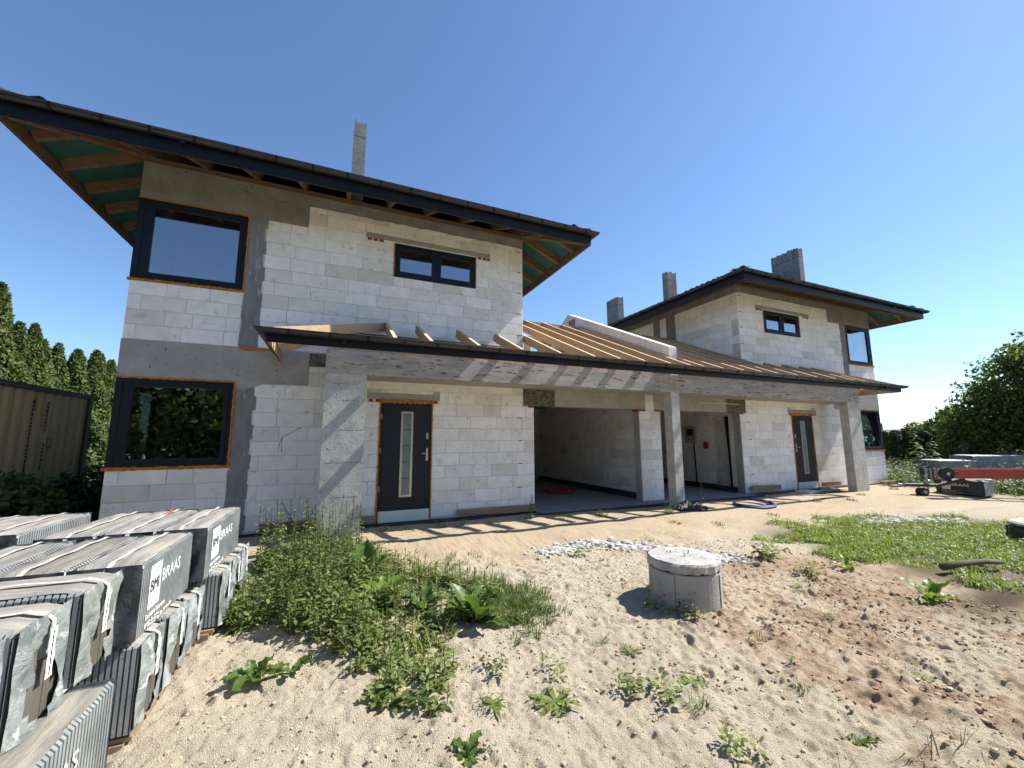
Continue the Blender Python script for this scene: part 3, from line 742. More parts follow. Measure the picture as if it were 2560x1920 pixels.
    for i in range(18): bracket(-4.35+0.54*i, YE, 0, -1)
    for i in range(12):
        yy = YE+0.3+0.6*i
        bracket(XL, yy, -1, 0); bracket(XR, yy, 1, 0)
    o_ = B(); ox = -2.35; o_.tube([(ox, YE-0.085, ZE+0.005), (ox, YE-0.085, ZE-0.06)], 0.036, 10); o_.build('gutter_outlet', 'anthracite', roof)
    # tiles: one row of single tiles along the visible eaves, the rest of the slopes as one cover
    pr = tile_profile()
    def tile_at(u, v, side, single):
        """u along the eave, v up the slope"""
        vs = []
        for vv, lift in ((v-0.07, 0.098), (v+0.35, 0.074)):
            for (du, dz) in pr:
                uu = u+du
                for th in ((0.0, -0.014) if single else (0.0,)):
                    zz = ZE+SL*vv+0.028+lift+dz+th
                    if side == 'f': vs.append((uu, YE+vv, zz))
                    elif side == 'l': vs.append((XL+vv, uu, zz))
                    else: vs.append((XR-vv, uu, zz))
        n = len(pr); fs = []
        if single:
            k = 2*n
            for i in range(n-1):
                a = 2*i
                fs += [(a, a+2, k+a+2, k+a), (a+1, k+a+1, k+a+3, a+3), (a, a+1, a+3, a+2), (k+a, k+a+2, k+a+3, k+a+1)]
            fs += [(0, k, k+1, 1), (2*n-2, 2*n-1, k+2*n-1, k+2*n-2)]
        else:
            fs = [(i, i+1, n+i+1, n+i) for i in range(n-1)]
        return vs, fs
    for side in 'flr':
        ln = (XR-XL) if side == 'f' else (YBE-YE if side == 'l' else YBE-YE)
        n = int(ln/0.30); s0 = XL if side == 'f' else YE
        if not mir and side == 'r' or mir and side == 'l': pass
        for i in range(n):
            if side != 'f' and i > 24: break
            b = B(); vs, fs = tile_at(s0+0.04+i*0.30, 0.0, side, True); b.add(vs, fs); b.build('tile', 'roof_tile', roof)
    cov = B()
    for side in 'flr':
        ln = (XR-XL) if side == 'f' else (YBE-YE)
        s0 = XL if side == 'f' else YE
        for j in range(0, 14):
            v = j*0.345
            for i in range(int(ln/0.30)):
                u = 0.04+i*0.30
                if min(u+0.15, ln-u-0.15) < v+0.12: continue
                if j == 0 and (side == 'f' or i <= 24): continue
                if side != 'f' and v > hw-0.1: continue
                vs, fs = tile_at(s0+u, v, side, False); cov.add(vs, fs)
    tag(cov.build('tile_cover', 'roof_tile', roof), kind='stuff')
    cap = B()
    for xa, d in ((XL, 1), (XR, -1)):
        n = 18
        for i in range(n):
            a, b_ = i/n*hw, (i+1.15)/n*hw
            cap.tube([(xa+d*(a-0.02), YE+a-0.02, ZE+SL*a+0.11), (xa+d*b_, YE+b_, ZE+SL*b_+0.10)], 0.085, 8, True, 0.075)
    tag(cap.build('ridge_cap', 'roof_tile', roof), kind='stuff')
    # chimneys of stacked flue blocks
    def chimney(xa, xb, ya, yb, top, nflue, along, zb):
        ch = B(); ch.box(xa+0.010, xb-0.010, ya+0.010, yb-0.010, zb-0.3, top-0.42); ch = ch.build('chimney', 'flue_mortar', root, off)
        for k in range(nflue):
            if along == 'y': q = (xa, xb, ya+(yb-ya)*k/nflue+0.003, ya+(yb-ya)*(k+1)/nflue-0.003)
            else: q = (xa+(xb-xa)*k/nflue+0.003, xa+(xb-xa)*(k+1)/nflue-0.003, ya, yb)
            z = zb-0.3; tp = top+r.uniform(-0.07, 0.0); q = [q[0]+r.uniform(0, .004), q[1]-r.uniform(0, .004), q[2]+r.uniform(0, .004), q[3]-r.uniform(0, .004)]
            while z < tp-0.36:
                e = B(); e.box(*q, z+0.007, z+0.323); e.build('flue_block', 'flue_block', ch); z += 0.33
            e = B(); t_ = 0.035; z2 = tp          # the open top block: four walls of uneven height
            e.box(q[0], q[0]+t_, q[2], q[3], z+0.007, z2+0.03); e.box(q[1]-t_, q[1], q[2], q[3], z+0.007, z2)
            e.box(q[0]+t_, q[1]-t_, q[2], q[2]+t_, z+0.007, z2-0.03); e.box(q[0]+t_, q[1]-t_, q[3]-t_, q[3], z+0.007, z2+0.05); e.build('flue_block', 'flue_block', ch)
    chimney(0.035, 0.285, 8.46, 9.45, 8.33, 5, 'y', 6.6)
    if mir:
        chimney(2*XC-12.62, 2*XC-12.12, 12.0, 12.28, 8.38, 2, 'x', 7.0)
        chimney(2*XC-12.55, 2*XC-12.22, 15.3, 16.2, 8.42, 3, 'y', 7.0)
    return root
house(False, 21)
house(True, 58)

# ------------------------------------------------------------------ garage wing between the houses
def garage():
    r = random.Random(5)
    root = thing('garage_wing', 'low double garage with concrete porch beam, three columns and bare rafters', 'garage', (XC, 8.0, 0))
    off = root.location.copy()
    ZG, YG, YE2, TS = 3.17, 6.69, 6.665, 0.455                     # rafter top at the eave, its y, slope
    zt = lambda y: 3.17+TS*(y-6.60)
    # floor, ceiling, walls
    MB().box(4.14, 10.89, 7.93, 14.6, -0.35, 0.0).build('floor_slab', 'floor_concrete', root, off)
    MB().box(3.9, 11.12, 7.905, 7.929, -0.35, -0.004).build('slab_edge', 'bitumen', root, off)
    MB().box(3.875, 11.155, 8.545, 14.4, 2.76, 2.94).build('ceiling_slab', 'concrete_dark', root, off)
    MB().box(3.876, 11.154, 14.41, 14.65, -0.3, 3.3).build('back_wall', 'aac_core', root, off)
    w = MB(); w.box(7.405, 7.625, 8.545, 14.405, -0.3, 2.755); w.box(7.405, 7.63, 7.645, 16.3, 3.095, 3.3)
    w.prism([(7.41, 3.3), (16.3, 3.3), (16.3, 3.78), (12.03, 5.94), (7.41, 3.775)], 0, 7.405, 7.63)
    w.build('party_wall', 'mortar', root, off)
    w = MB(); w.box(7.175, 7.855, YF+0.009, YF+D, -0.3, 2.755); w.build('pier', 'mortar', root, off)
    MB().box(-0.2, 15.23, 7.653, 8.2985, 2.70, 2.94).build('porch_slab', 'concrete', root, off)
    # blocks
    lay_blocks(root, [(7.165, 7.865, 0.0, 3.05)], [(7.0, 7.372, 2.315, 4), (7.658, 8.0, 2.315, 4)], 0.02, YF, seed=71)
    lay_blocks(root, [(-14.4, -8.55, 0.0, 2.75)], [], 0.02, 7.395, False, 'x', 1, seed=72)
    lay_blocks(root, [(-14.4, -8.55, 0.0, 2.75)], [(-9.35, -8.78, -1, 2.25)], 0.02, 10.99, False, 'x', 1, seed=73)
    w = MB()
    for a, b, s, e in sub_rects(8.545, 14.4, -0.3, 2.755, [(8.78, 9.35, 0.05, 2.25)]): w.box(10.999, 11.15, a, b, s, e)
    w.build('side_wall', 'mortar', root, off)
    MB().box(7.164, 7.17, YF+0.02, YF+D, 0.0, 2.3).build('jamb', 'concrete', root, off)
    MB().box(10.886, 10.892, YF+0.02, YF+D, 0.0, 2.3).build('jamb', 'concrete', root, off)
    MB().box(7.86, 7.866, YF+0.02, YF+D, 0.0, 2.3).build('jamb', 'concrete', root, off)
    # parapet blocks follow the slope
    for row in range(2):
        n = 8; y0 = 7.40
        for i in range(n+row):
            a = y0+(i-0.5*row)*0.59; b = a+0.583; a = max(a, y0)
            b = min(b, 12.02)
            if b-a < 0.1: continue
            top = lambda y: 3.80+(5.965-3.80)*(y-7.4)/(12.03-7.4)-row*0.255
            m = MB(); hh = 0.249
            m.prism([(a, top(a)-hh), (b, top(b)-hh), (b, top(b)), (a, top(a))], 0, 7.395+r.uniform(-.002, .002), 7.637+r.uniform(-.002, .002))
            o = m.build('parapet_block', 'aac', root, Vector((7.5, (a+b)/2, top(a)-0.12))); o.location = Vector((7.5, (a+b)/2, top(a)-0.12))-off
    MB().prism([(7.398, 3.095), (8.2, 3.095), (8.2, 3.66), (7.398, 3.29)], 0, 7.397, 7.633).build('parapet_foot', 'aac', root, off)
    MB().prism([(12.03, 5.5), (16.3, 3.4), (16.3, 3.82), (12.03, 5.965)], 0, 7.396, 7.636).build('rear_parapet', 'aac', root, off)
    MB().box(7.36, 7.394, 11.6, 11.95, 5.3, 5.68).build('ridge_pocket', 'concrete_dark', root, off)
    # lintels over the openings
    for mir in (False, True):
        B = lambda: MB(mir)
        c = B(); c.box(4.69, 7.372, YF-0.004, YF+D, 2.318, 2.752); c.build('garage_lintel', 'concrete', root, off)
        c = B(); c.box(3.878, 4.687, YF-0.007, YF+D, 2.316, 2.752); c.build('lintel_form', 'osb', root, off)
        c = B(); c.box(7.10, 7.36, YF-0.006, YF+0.20, 2.27, 2.314); c.build('lintel_brick', 'brick_red', root, off)
        c = B(); c.box(3.99, 4.13, YF-0.006, YF+0.20, 2.27, 2.314); c.build('lintel_brick', 'brick_red', root, off)
        # porch: columns and beam
        c = B(); c.box(-0.205, 0.452, 7.411, 7.65, -0.4, 2.675); c.build('porch_column', 'concrete_pale', root, off)
        c = B()
        for zz in (0.62, 1.18, 1.72, 2.22, 2.5): c.box(r.uniform(-0.20, 0.1), r.uniform(0.3, 0.45), 7.4095, 7.4112, zz, zz+0.008)
        tag(c.build('form_mark', 'concrete_dark', root, off), kind='stuff')
        xs = [-0.212, 3.36, 5.30, 6.42, XC-0.0015]
        for a, b in zip(xs[:-1], xs[1:]):
            o = r.uniform(-0.004, 0.004); c = B(); c.box(a+0.0015, b-0.0015, 7.409+o, 7.65, 2.678, 3.09); c.build('beam_segment', 'concrete_beam', root, off)
    c = MB(); c.box(7.388, 7.642, 7.411, 7.66, -0.4, 2.675); c.build('porch_column', 'concrete_pale', root, off)
    # rafters
    def raf(p0, p1, mir, w=0.062, h=0.165):
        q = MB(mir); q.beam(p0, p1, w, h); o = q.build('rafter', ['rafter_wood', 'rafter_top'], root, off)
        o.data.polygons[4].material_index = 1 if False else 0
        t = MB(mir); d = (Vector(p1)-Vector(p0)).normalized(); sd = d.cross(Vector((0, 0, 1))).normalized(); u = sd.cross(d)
        t.beam(Vector(p0)+u*0.003+d*0.01, Vector(p1)+u*0.003-d*0.01, w-0.003, 0.0028); t.build('lit_top', 'rafter_top', o)  # paler strip on top: sunlight on the rafter put into its colour
        return o
    for mir in (False, True):
        for x in (0.82, 1.42, 2.27, 3.12): raf((x, YG, zt(YG)), (x, 8.13, zt(8.13)), mir)
        for x in (3.935, 4.715, 5.351, 5.996, 6.705, 7.30):
            raf((x, YG, zt(YG)), (x, 11.30, zt(11.30)), mir)
            raf((x, 11.36, zt(11.30)), (x, 16.1, zt(11.3)-TS*4.74), mir)
        raf((-0.95, YG+0.01, ZG+0.02), (0.80, 8.15, zt(8.12)-0.01), mir, 0.075)
        for y in (7.15, 7.72):
            f = (y-YG)/(8.15-YG); xe = -0.95+1.75*f-0.06
            raf((-0.95, y, ZG+0.02), (xe, y, ZG+(zt(8.12)-ZG)*f*0.97), mir)
        c = MB(mir); c.box(-0.95, 3.872, 8.232, 8.288, 3.36, 3.60); c.build('ledger_board', 'rafter_wood', root, off)
        c = MB(mir); c.box(-0.1, 3.872, 8.278, 8.293, 3.602, 3.632); c.build('ledger_strip', 'bitumen', root, off)
        c = MB(mir); c.box(-0.2, 7.38, 7.43, 7.57, 3.092, 3.19); c.build('wall_plate', 'rafter_wood', root, off)
        c = MB(mir); c.box(3.9, 7.385, 11.305, 11.355, 5.08, 5.30); c.build('ridge_board', 'rafter_wood', root, off)
        c = MB(mir); c.box(3.9, 7.385, 9.6, 9.74, 4.18, 4.32); c.build('purlin', 'rafter_wood', root, off)
        for px in (4.6, 6.1):
            c = MB(mir); c.beam((px, 9.67, 4.18), (px, 9.67, 2.95), 0.13, 0.13, (0, 1, 0)); c.build('purlin_post', 'rafter_wood', root, off)
            c = MB(mir); c.beam((px, 9.7, 3.5), (px+0.55, 9.7, 4.2), 0.09, 0.10); c.build('strut', 'rafter_wood', root, off)
        # eave: fascia, gutter
    path = [(-0.98, 8.26), (-0.98, YE2), (2*XC+0.98, YE2), (2*XC+0.98, 8.26)]
    q = MB(); q.sweep(path, ZG-0.195, [(-0.024, 0), (0, 0), (0, 0.18), (-0.024, 0.18)]); q.build('fascia_board', 'rafter_wood', root, off)
    q = MB(); q.sweep(path, ZG-0.205, [(0.002, 0), (0.008, 0), (0.008, 0.195), (0.002, 0.195)]); q.build('fascia_cover', 'anthracite', root, off)
    gp = [(0.078+0.070*cos(a), 0.070*sin(a)) for a in [pi+pi*i/10 for i in range(11)]]
    gin = [(0.078+0.065*cos(a), 0.065*sin(a)) for a in [2*pi-pi*i/10 for i in range(11)]]
    q = MB(); q.sweep(path, ZG-0.022, gp+[(0.156, 0.005), (0.156, -0.005)]+gin[1:]); g = q.build('gutter', 'gutter_metal', root, off)
    for i in range(33):
        px = -0.70+0.548*i
        if px > 2*XC+1.0: break
        b = MB(); pr = []
        for k in range(9):
            a = pi+pi*k/8; pr.append((YE2-0.078-0.080*cos(a), ZG-0.022+0.080*sin(a)))
        for p, s in zip(pr[:-1], pr[1:]):
            b.add([(px-.018, p[0], p[1]), (px+.018, p[0], p[1]), (px+.018, s[0], s[1]), (px-.018, s[0], s[1])], [(0, 1, 2, 3)])
        b.box(px-.013, px+.013, YE2-0.0125, YE2-0.0085, ZG-0.12, ZG+0.02)
        b.build('bracket', 'anthracite', g)
    for px in (0.05, 2*XC-0.05):
        q = MB(); q.tube([(px, YE2-0.075, ZG-0.07), (px, YE2-0.075, ZG-0.155)], 0.037, 10); q.build('outlet', 'anthracite', g)
    # things fixed to the inner wall of the right garage
    xw = 10.985
    b = MB(); b.box(xw-0.09, xw, 9.98, 10.40, 1.42, 1.95); bx = b.build('meter_box', 'box_grey', root, off)
    MB().box(xw-0.097, xw-0.091, 10.06, 10.32, 1.66, 1.88).build('meter_window', 'mark_black', bx)
    MB().tube([(xw-0.02, 10.12, 1.42), (xw-0.02, 10.10, 0.9), (xw-0.025, 10.08, 0.02)], 0.022, 6).build('riser_cable', 'cable', root, off)
    MB().box(xw-0.06, xw, 9.56, 9.70, 1.24, 1.46).build('red_box', 'plastic_red', root, off)
    pc = MB()
    for k in range(5): pc.tube([(xw+0.02+0.03*k, 8.80+0.035*k, 0.05), (xw+0.01+0.03*k, 8.83+0.03*k, 1.2), (xw+0.02+0.02*k, 8.82+0.04*k, 2.24)], 0.016, 6)
    pc.build('pipe_bunch', 'cable', root, off)
    for mir in (False, True):
        c = MB(mir); c.box(7.36, 7.394, 8.56, 14.4, 0.0, 0.16); c.build('damp_strip', 'bitumen', root, off)
    MB().box(10.95, 10.989, 9.36, 14.4, 0.0, 0.16).build('damp_strip', 'bitumen', root, off)
    MB().box(10.80, 10.989, 8.56, 9.35, 0.0, 0.14).build('door_sill', 'bitumen', root, off)
    return root
garage()
#@@PROPS
# ------------------------------------------------------------------ packs of roof tiles in printed film
def text_ob(body, size, parent, loc, rot, matname, sx=1.0):
    cu = bpy.data.curves.new('lettering', 'FONT'); cu.body = body; cu.size = size; cu.extrude = 0.0008; cu.resolution_u = 2
    cu.materials.append(MATS[matname])
    tmp = bpy.data.objects.new('lettering', cu); COL.objects.link(tmp)
    bpy.context.view_layer.update()
    me = bpy.data.meshes.new_from_object(tmp.evaluated_get(bpy.context.evaluated_depsgraph_get()))
    bpy.data.objects.remove(tmp); bpy.data.curves.remove(cu)
    me.name = 'lettering'; me.materials.clear(); me.materials.append(MATS[matname])
    o = bpy.data.objects.new('lettering', me); COL.objects.link(o); o.parent = parent
    o.location = loc; o.rotation_euler = rot; o.scale = (sx, 1, 1); return tag(o, kind='stuff')
def tile_bundle(loc, along, L, w, h, label, seed, logo=False, hole=False, taped=True, end_dark=False, red=False, far=False):
    """local x = long axis (0..L), y = 0..w, z = 0..h"""
    r = random.Random(seed)
    root = thing('tile_bundle', label, 'tile bundle', loc, pi/2 if along == 'y' else 0.0, 'film-wrapped packs of roof tiles')
    root.rotation_euler.z += radians(r.uniform(-1.2, 1.2))
    def B_(mb, name, m, par=root, smooth=False):
        me = bpy.data.meshes.new(name); me.from_pydata(mb.v, [], mb.f); me.update()
        me.materials.append(MATS[m])
        if smooth: me.polygons.foreach_set('use_smooth', [True]*len(mb.f))
        o = bpy.data.objects.new(name, me); COL.objects.link(o); o.parent = par; return o
    n = 36 if not far else 2; gd = 0.2 if far else 1.0
    # ribbed body: the edges of the tiles standing side by side
    mb = MB(); ring = []
    xs_ = []
    for i in range(n):
        p0 = 0.012+(L-0.024)*i/n; dp = (L-0.024)/n
        xs_ += [(p0, 0.0), (p0+0.66*dp, 0.001), (p0+0.70*dp, 0.016*gd), (p0+0.94*dp, 0.015*gd)]
    xs_.append((L-0.012, 0.0)); N2 = len(xs_)-1
    for i, (x, d) in enumerate(xs_):
        dz = 0.004*sin(i*0.15+seed)+(-0.012 if i in (0, N2) else 0)
        ring.append([(x, d, 0.0), (x, w-d, 0.0), (x, w-d, h-0.02+dz), (x, w-0.02, h-d+dz), (x, 0.02, h-d+dz), (x, d, h-0.02+dz)])
    vs = [p for q in ring for p in q]; k = 6
    mb.add(vs, [(i*k+j, (i+1)*k+j, (i+1)*k+(j+1) % k, i*k+(j+1) % k) for i in range(N2) for j in (0, 1, 2, 4, 5)]+[tuple(range(k)), tuple(N2*k+j for j in range(k-1, -1, -1))])
    B_(mb, 'tile_stack', 'film_side' if not end_dark else 'film_dark')  # packs under the boom: darker film stands in for their shade
    # dusty film over the top
    mb = MB(); nx_, ny_ = 24, 8; vs = []
    for i in range(nx_+1):
        for j in range(ny_+1):
            x = L*i/nx_; y = 0.012+(w-0.024)*j/ny_; e = min(i, nx_-i)/nx_
            z = h+0.004+0.004*r.random()+0.004*sin(14*y+seed)-0.035*max(0, 0.08-e)/0.08*(1 if along == 'y' else 0.7)-(0.010 if j in (0, ny_) else 0)
            vs.append((x, y, z))
    mb.add(vs, [(i*(ny_+1)+j, (i+1)*(ny_+1)+j, (i+1)*(ny_+1)+j+1, i*(ny_+1)+j+1) for i in range(nx_) for j in range(ny_)])
    B_(mb, 'top_film', 'film_white' if far else 'film_top', smooth=True)
    # crumpled film over both ends
    for end in (0, 1):
        mb = MB(); a, b = 12, 12; vs = []
        ph = r.uniform(0, 6)
        for i in range(a+1):
            for j in range(b+1):
                y = w*i/a; z = h*j/b
                o = 0.012*sin(5*z/h+ph)*sin(3*y/w+ph*2)+0.010*sin(17*y/w+9*z/h+ph)+r.uniform(-0.004, 0.004)
                ed = min(i, a-i, b-j)
                o = (o+0.012)*(0.25 if ed == 0 else 1.0)
                vs.append(((L+o) if end else -o, y, z))
        fs = []
        hy, hz, hr = w*r.uniform(0.5, 0.6), h*0.30, 0.5
        for i in range(a):
            for j in range(b):
                y = w*(i+.5)/a; z = h*(j+.5)/b
                if hole and end == 1 and ((y-hy)/(w*0.27))**2+((z-hz)/(h*0.30))**2 < 1.0: continue
                q = (i*(b+1)+j, (i+1)*(b+1)+j, (i+1)*(b+1)+j+1, i*(b+1)+j+1)
                fs.append(q if end else tuple(reversed(q)))
        mb.add(vs, fs)
        B_(mb, 'end_film', 'film_end' if end else 'film_dark', smooth=True)  # end turned from the sun gets dark film, its shade put into the colour
        if end and hole:
            m2 = MB(); m2.box(L-0.014, L-0.004, 0.02, w-0.02, 0.01, h-0.03); m2.box(L-0.004, L-0.002, w*0.62, w*0.635, 0.01, h-0.05); B_(m2, 'bare_tile', 'tile_body')
    # strap
    mb = MB(); n = 16; sw = 0.013; yc = w*0.5+r.uniform(-0.02, 0.02); pts = []
    pts += [(-0.022, h-0.13+0.04*i) for i in range(3)]
    pts += [(L*i/n, h+0.016+0.003*sin(i*1.3)-(0.02 if i in (0, n) else 0)) for i in range(n+1)]
    pts += [(L+0.026, h-0.03), (L+0.028, h-0.08)]
    vs = [(x, yc+s*sw+0.004*sin(i), z) for i, (x, z) in enumerate(pts) for s in (-1, 1)]
    mb.add(vs, [(2*i, 2*i+2, 2*i+3, 2*i+1) for i in range(len(pts)-1)]); B_(mb, 'strap', 'strap')
    if taped:
        mb = MB(); m = 8; vs = []
        for i in range(m+1):
            z = h-0.06-0.20*i/m; vs += [(L+0.030, yc-0.022+0.004*sin(i*2.0), z), (L+0.031, yc+0.022+0.004*sin(i*1.7), z)]
        mb.add(vs, [(2*i, 2*i+1, 2*i+3, 2*i+2) for i in range(m)]); tp = B_(mb, 'paper_tape', 'tape')
        mb = MB(); vs = []
        for i in range(m*2+1):
            z = h-0.07-0.18*i/(2*m); vs += [(L+0.0325, yc-0.003+0.005*sin(i*2.3), z), (L+0.0325, yc+0.003+0.005*sin(i*2.3), z)]
        mb.add(vs, [(2*i, 2*i+1, 2*i+3, 2*i+2) for i in range(2*m)]); B_(mb, 'tape_line', 'print_dark', tp)
    if red:
        mb = MB(); mb.beam((L*0.66, w*0.5, h+0.024), (L*0.80, w*0.46, h+0.024), 0.02, 0.003); mb.beam((L*0.795, w*0.47, h+0.024), (L*0.86, w*0.55, h+0.03), 0.024, 0.003); B_(mb, 'red_strip', 'red_tape')
    if logo:
        # printed on the long side y=0: reads along local x
        R = (pi/2, 0, 0); y = -0.0035
        sx0, s0, s1 = 0.13*L/0.95, 0.10*h/0.42+0.02, 0.37*h/0.42; ww = 0.175*L/0.95
        lg = MB(); zb0 = s0+0.09; zb1 = zb0+0.085
        lg.box(sx0, sx0+ww, y, y+0.002, s0, zb0); lg.box(sx0, sx0+ww, y, y+0.002, zb1, s1); lg.box(sx0, sx0+ww, y+0.0005, y+0.002, zb0, zb1)
        lo = B_(lg, 'printed_emblem', 'print_white')
        dots = MB()
        for zc0, zc1 in ((s0, zb0), (zb1, s1)):
            for i in range(4):
                for j in range(2):
                    cx = sx0+ww*(i+0.5+(0.25 if j else -0.1))/4.4; cz = zc0+(zc1-zc0)*(0.3+0.42*j); q = 0.009
                    dots.add([(cx+q*cos(t), y-0.001, cz+q*sin(t)) for t in [2*pi*u/8 for u in range(8)]], [tuple(range(8))])
        tag(B_(dots, 'emblem_dots', 'film_side', lo), kind='stuff')
        text_ob('BMI', 0.105, lo, (sx0+0.008, y-0.0015, zb0+0.006), R, 'film_dark', 0.86*ww/0.175)
        text_ob('BRAAS', 0.112, root, (sx0+ww+0.02, y, zb0+0.02), R, 'print_white', 1.05*L/0.95)
        text_ob('Dachówka betonowa', 0.042, root, (sx0-0.02, y, s0-0.052), R, 'print_white', 0.85)
        wv = MB()
        for q in range(3):
            for i in range(9):
                xa = sx0-0.02+0.05*i; za = s0-0.085-0.010*q+0.008*sin(i*0.8+q); wv.box(xa, xa+0.044-0.012*((i+q) % 3), y, y+0.0015, za, za+0.006)
        tag(B_(wv, 'small_print', 'print_white'), kind='stuff')
    return root

def pack_pallet(x0, x1, y0, y1, z, label):
    t = thing('wooden_pallet', label, 'pallet', ((x0+x1)/2, (y0+y1)/2, z), 0, 'pallets under the tile packs')
    for i in range(6):
        b = MB(); w_ = (y1-y0)/6; b.box(x0, x1, y0+i*w_+0.02, y0+(i+1)*w_-0.02, z+0.08, z+0.105); b.build('board', 'pallet_wood', t)
    for x in (x0+0.08, (x0+x1)/2, x1-0.08):
        b = MB(); b.box(x-0.05, x+0.05, y0, y1, z, z+0.0795); b.build('runner', 'pallet_wood', t)
# front pallet of the middle stack
nm = ['rightmost', 'middle', 'leftmost']
w3 = 0.336
desc1 = ['printed tile pack with big white logo, upper layer of the middle stack, right edge',
         'dusty film-wrapped tile pack between two others on top of the middle stack',
         'dusty film-wrapped tile pack at the left edge on top of the middle stack']
for j in range(3): tile_bundle((-1.0-j*(w3+0.008), 3.17, 0.405), 'y', 0.95, w3, 0.425, desc1[j], 101+j, logo=(j == 0))
e1 = ['tile pack with torn end film below the logo pack, its end nearest the camera', 'tile pack with torn end film, middle one below the nearer logo pack', 'tile pack with torn end film, farthest of three below the nearer logo pack']
for j, (y, tp) in enumerate(((3.19, 0.375), (3.64, 0.365), (4.07, 0.335))): tile_bundle((-1.975, y, -0.10), 'x', 1.0, 0.375, tp+0.10, e1[j], 111+j, hole=True)
pack_pallet(-1.98, -0.98, 3.2, 4.42, -0.225, 'wooden pallet under the middle stack of tile packs')
# the stack behind
desc2 = ['printed tile pack with smaller looking logo, top of the rear stack by the weeds',
         'grey tile pack with a red strip on its strap, top of the rear stack',
         'grey tile pack at the left on top of the rear stack, without red strip']
for j in range(3): tile_bundle((-0.925-j*(w3+0.02), 4.185, 0.425), 'y', 1.18, w3, 0.415, desc2[j], 121+j, logo=(j == 0), red=(j == 1))
e2 = ['tile pack half hidden by weeds below the rear logo pack, nearest end', 'tile pack with torn film in the weeds, middle one below the rear logo pack', 'tile pack farthest back in the weeds below the rear logo pack']
for j, y in enumerate((4.50, 4.92, 5.34)): tile_bundle((-1.86, y, -0.05), 'x', 1.0, 0.37, 0.44, e2[j], 131+j, hole=(j == 1))
pack_pallet(-1.85, -0.88, 4.45, 5.72, -0.17, 'wooden pallet under the rear stack of tile packs')
# the nearest stack, its upper packs lie across
e3 = ['tile pack with torn end on top of the nearest stack, beside the middle stack', 'tile pack with big torn hole, second from the back on top of the nearest stack', 'tile pack nearest the camera on top, at the left edge of the picture']
for j, y in enumerate((2.80, 2.33, 1.90)): tile_bundle((-2.08, y, 0.375), 'x', 0.98, 0.36, 0.44, e3[j], 141+j, hole=True)
e4 = ['printed tile pack with white logo at the bottom left corner of the picture', 'lower tile pack behind the front logo pack of the nearest stack', 'lower tile pack deepest inside the nearest stack']
for j in range(3): tile_bundle((-0.945-j*(w3+0.012), 1.80, -0.07), 'y', 1.05, w3, 0.43, e4[j], 151+j, logo=(j == 0))
pack_pallet(-1.98, -0.96, 1.8, 2.85, -0.21, 'wooden pallet under the nearest stack of tile packs')
# left rear stack
e5 = ['ribbed grey tile pack at the right of the far left stack', 'grey tile pack left of the ribbed one on the far left stack']
for j in range(2): tile_bundle((-2.21-j*(w3+0.012), 4.50, 0.42), 'y', 1.06, w3, 0.42, e5[j], 161+j)
for j, y in enumerate((4.52,)): tile_bundle((-3.2, y, -0.06), 'x', 1.0, 1.0, 0.47, 'lower layer of film-wrapped tiles under the far left stack', 171+j)

# ------------------------------------------------------------------ shipping container
def container():
    xf, y0, y1, zb, zt = -5.22, 6.45, 12.5, 0.0, 2.60
    t = thing('shipping_container', 'rusty tan corrugated shipping container beside the left house and hedge', 'container', (xf-1.2, (y0+y1)/2, zb))
    P = []; p = 0.28; y = y0+0.1
    while y < y1-0.12:
        for dy, dx in ((0, 0), (0.075, 0), (0.14, -0.036), (0.215, -0.036)):
            if y+dy < y1-0.1: P.append((y+dy, xf-0.03+dx))
        y += p
    P.append((y1-0.1, xf-0.03))
    m = MB(); vs = [(b, a, z) for z in (zb+0.16, zt-0.10) for a, b in P]; n = len(P)
    m.add(vs, [(i, i+1, n+i+1, n+i) for i in range(n-1)]); m.build('side_panel', 'container_paint', t)
    m = MB(); m.box(xf-0.10, xf, y0, y1, zt-0.10, zt); m.build('top_rail', 'container_rail', t)
    m = MB(); m.box(xf-0.10, xf, y0, y1, zb, zb+0.16); m.build('bottom_rail', 'container_rail', t)
    for y in (y0, y1-0.12):
        m = MB(); m.box(xf-0.14, xf+0.006, y, y+0.12, zb+0.002, zt+0.01); m.build('corner_post', 'container_rail', t)
        m = MB(); m.box(xf-2.44, xf-2.30, y, y+0.12, zb, zt); m.build('corner_post', 'container_rail', t)
    m = MB(); m.box(xf-2.43, xf-0.101, y0+0.02, y1-0.02, zt-0.06, zt-0.012); m.build('roof', 'container_paint', t)
    for y in (y0+0.03, y1-0.06): m = MB(); m.box(xf-2.30, xf-0.15, y, y+0.03, zb+0.1, zt-0.07); m.build('end_wall', 'container_paint', t)
    m = MB(); m.box(xf-2.44, xf-2.40, y0+0.13, y1-0.13, zb, zt); m.build('side_panel', 'container_paint', t)
    for y, z0, z1 in ((10.55, 0.75, 2.35), (10.98, 1.75, 2.3), (11.0, 1.0, 1.5)):
        m = MB(); z = z0; r = random.Random(int(y*10))
        while z < z1:
            hh = r.uniform(0.03, 0.07); m.box(xf-0.028, xf-0.0245, y, y+0.045, z, z+hh); z += hh+0.025
        tag(m.build('faded_marking', 'mark_black', t), kind='stuff')
    m = MB(); m.box(xf-0.028, xf-0.024, 10.66, 10.72, 2.12, 2.42); m.build('yellow_sticker', 'mark_yellow', t)
    m = MB(); frame_like = [(11.12, 11.28)]
    for a, b in frame_like:
        m.box(xf-0.028, xf-0.0245, a, b, 1.42, 1.435); m.box(xf-0.028, xf-0.0245, a, b, 1.60, 1.615); m.box(xf-0.028, xf-0.0245, a, a+0.015, 1.436, 1.599); m.box(xf-0.028, xf-0.0245, b-0.015, b, 1.436, 1.599)
    m.build('square_marking', 'mark_black', t)
container()

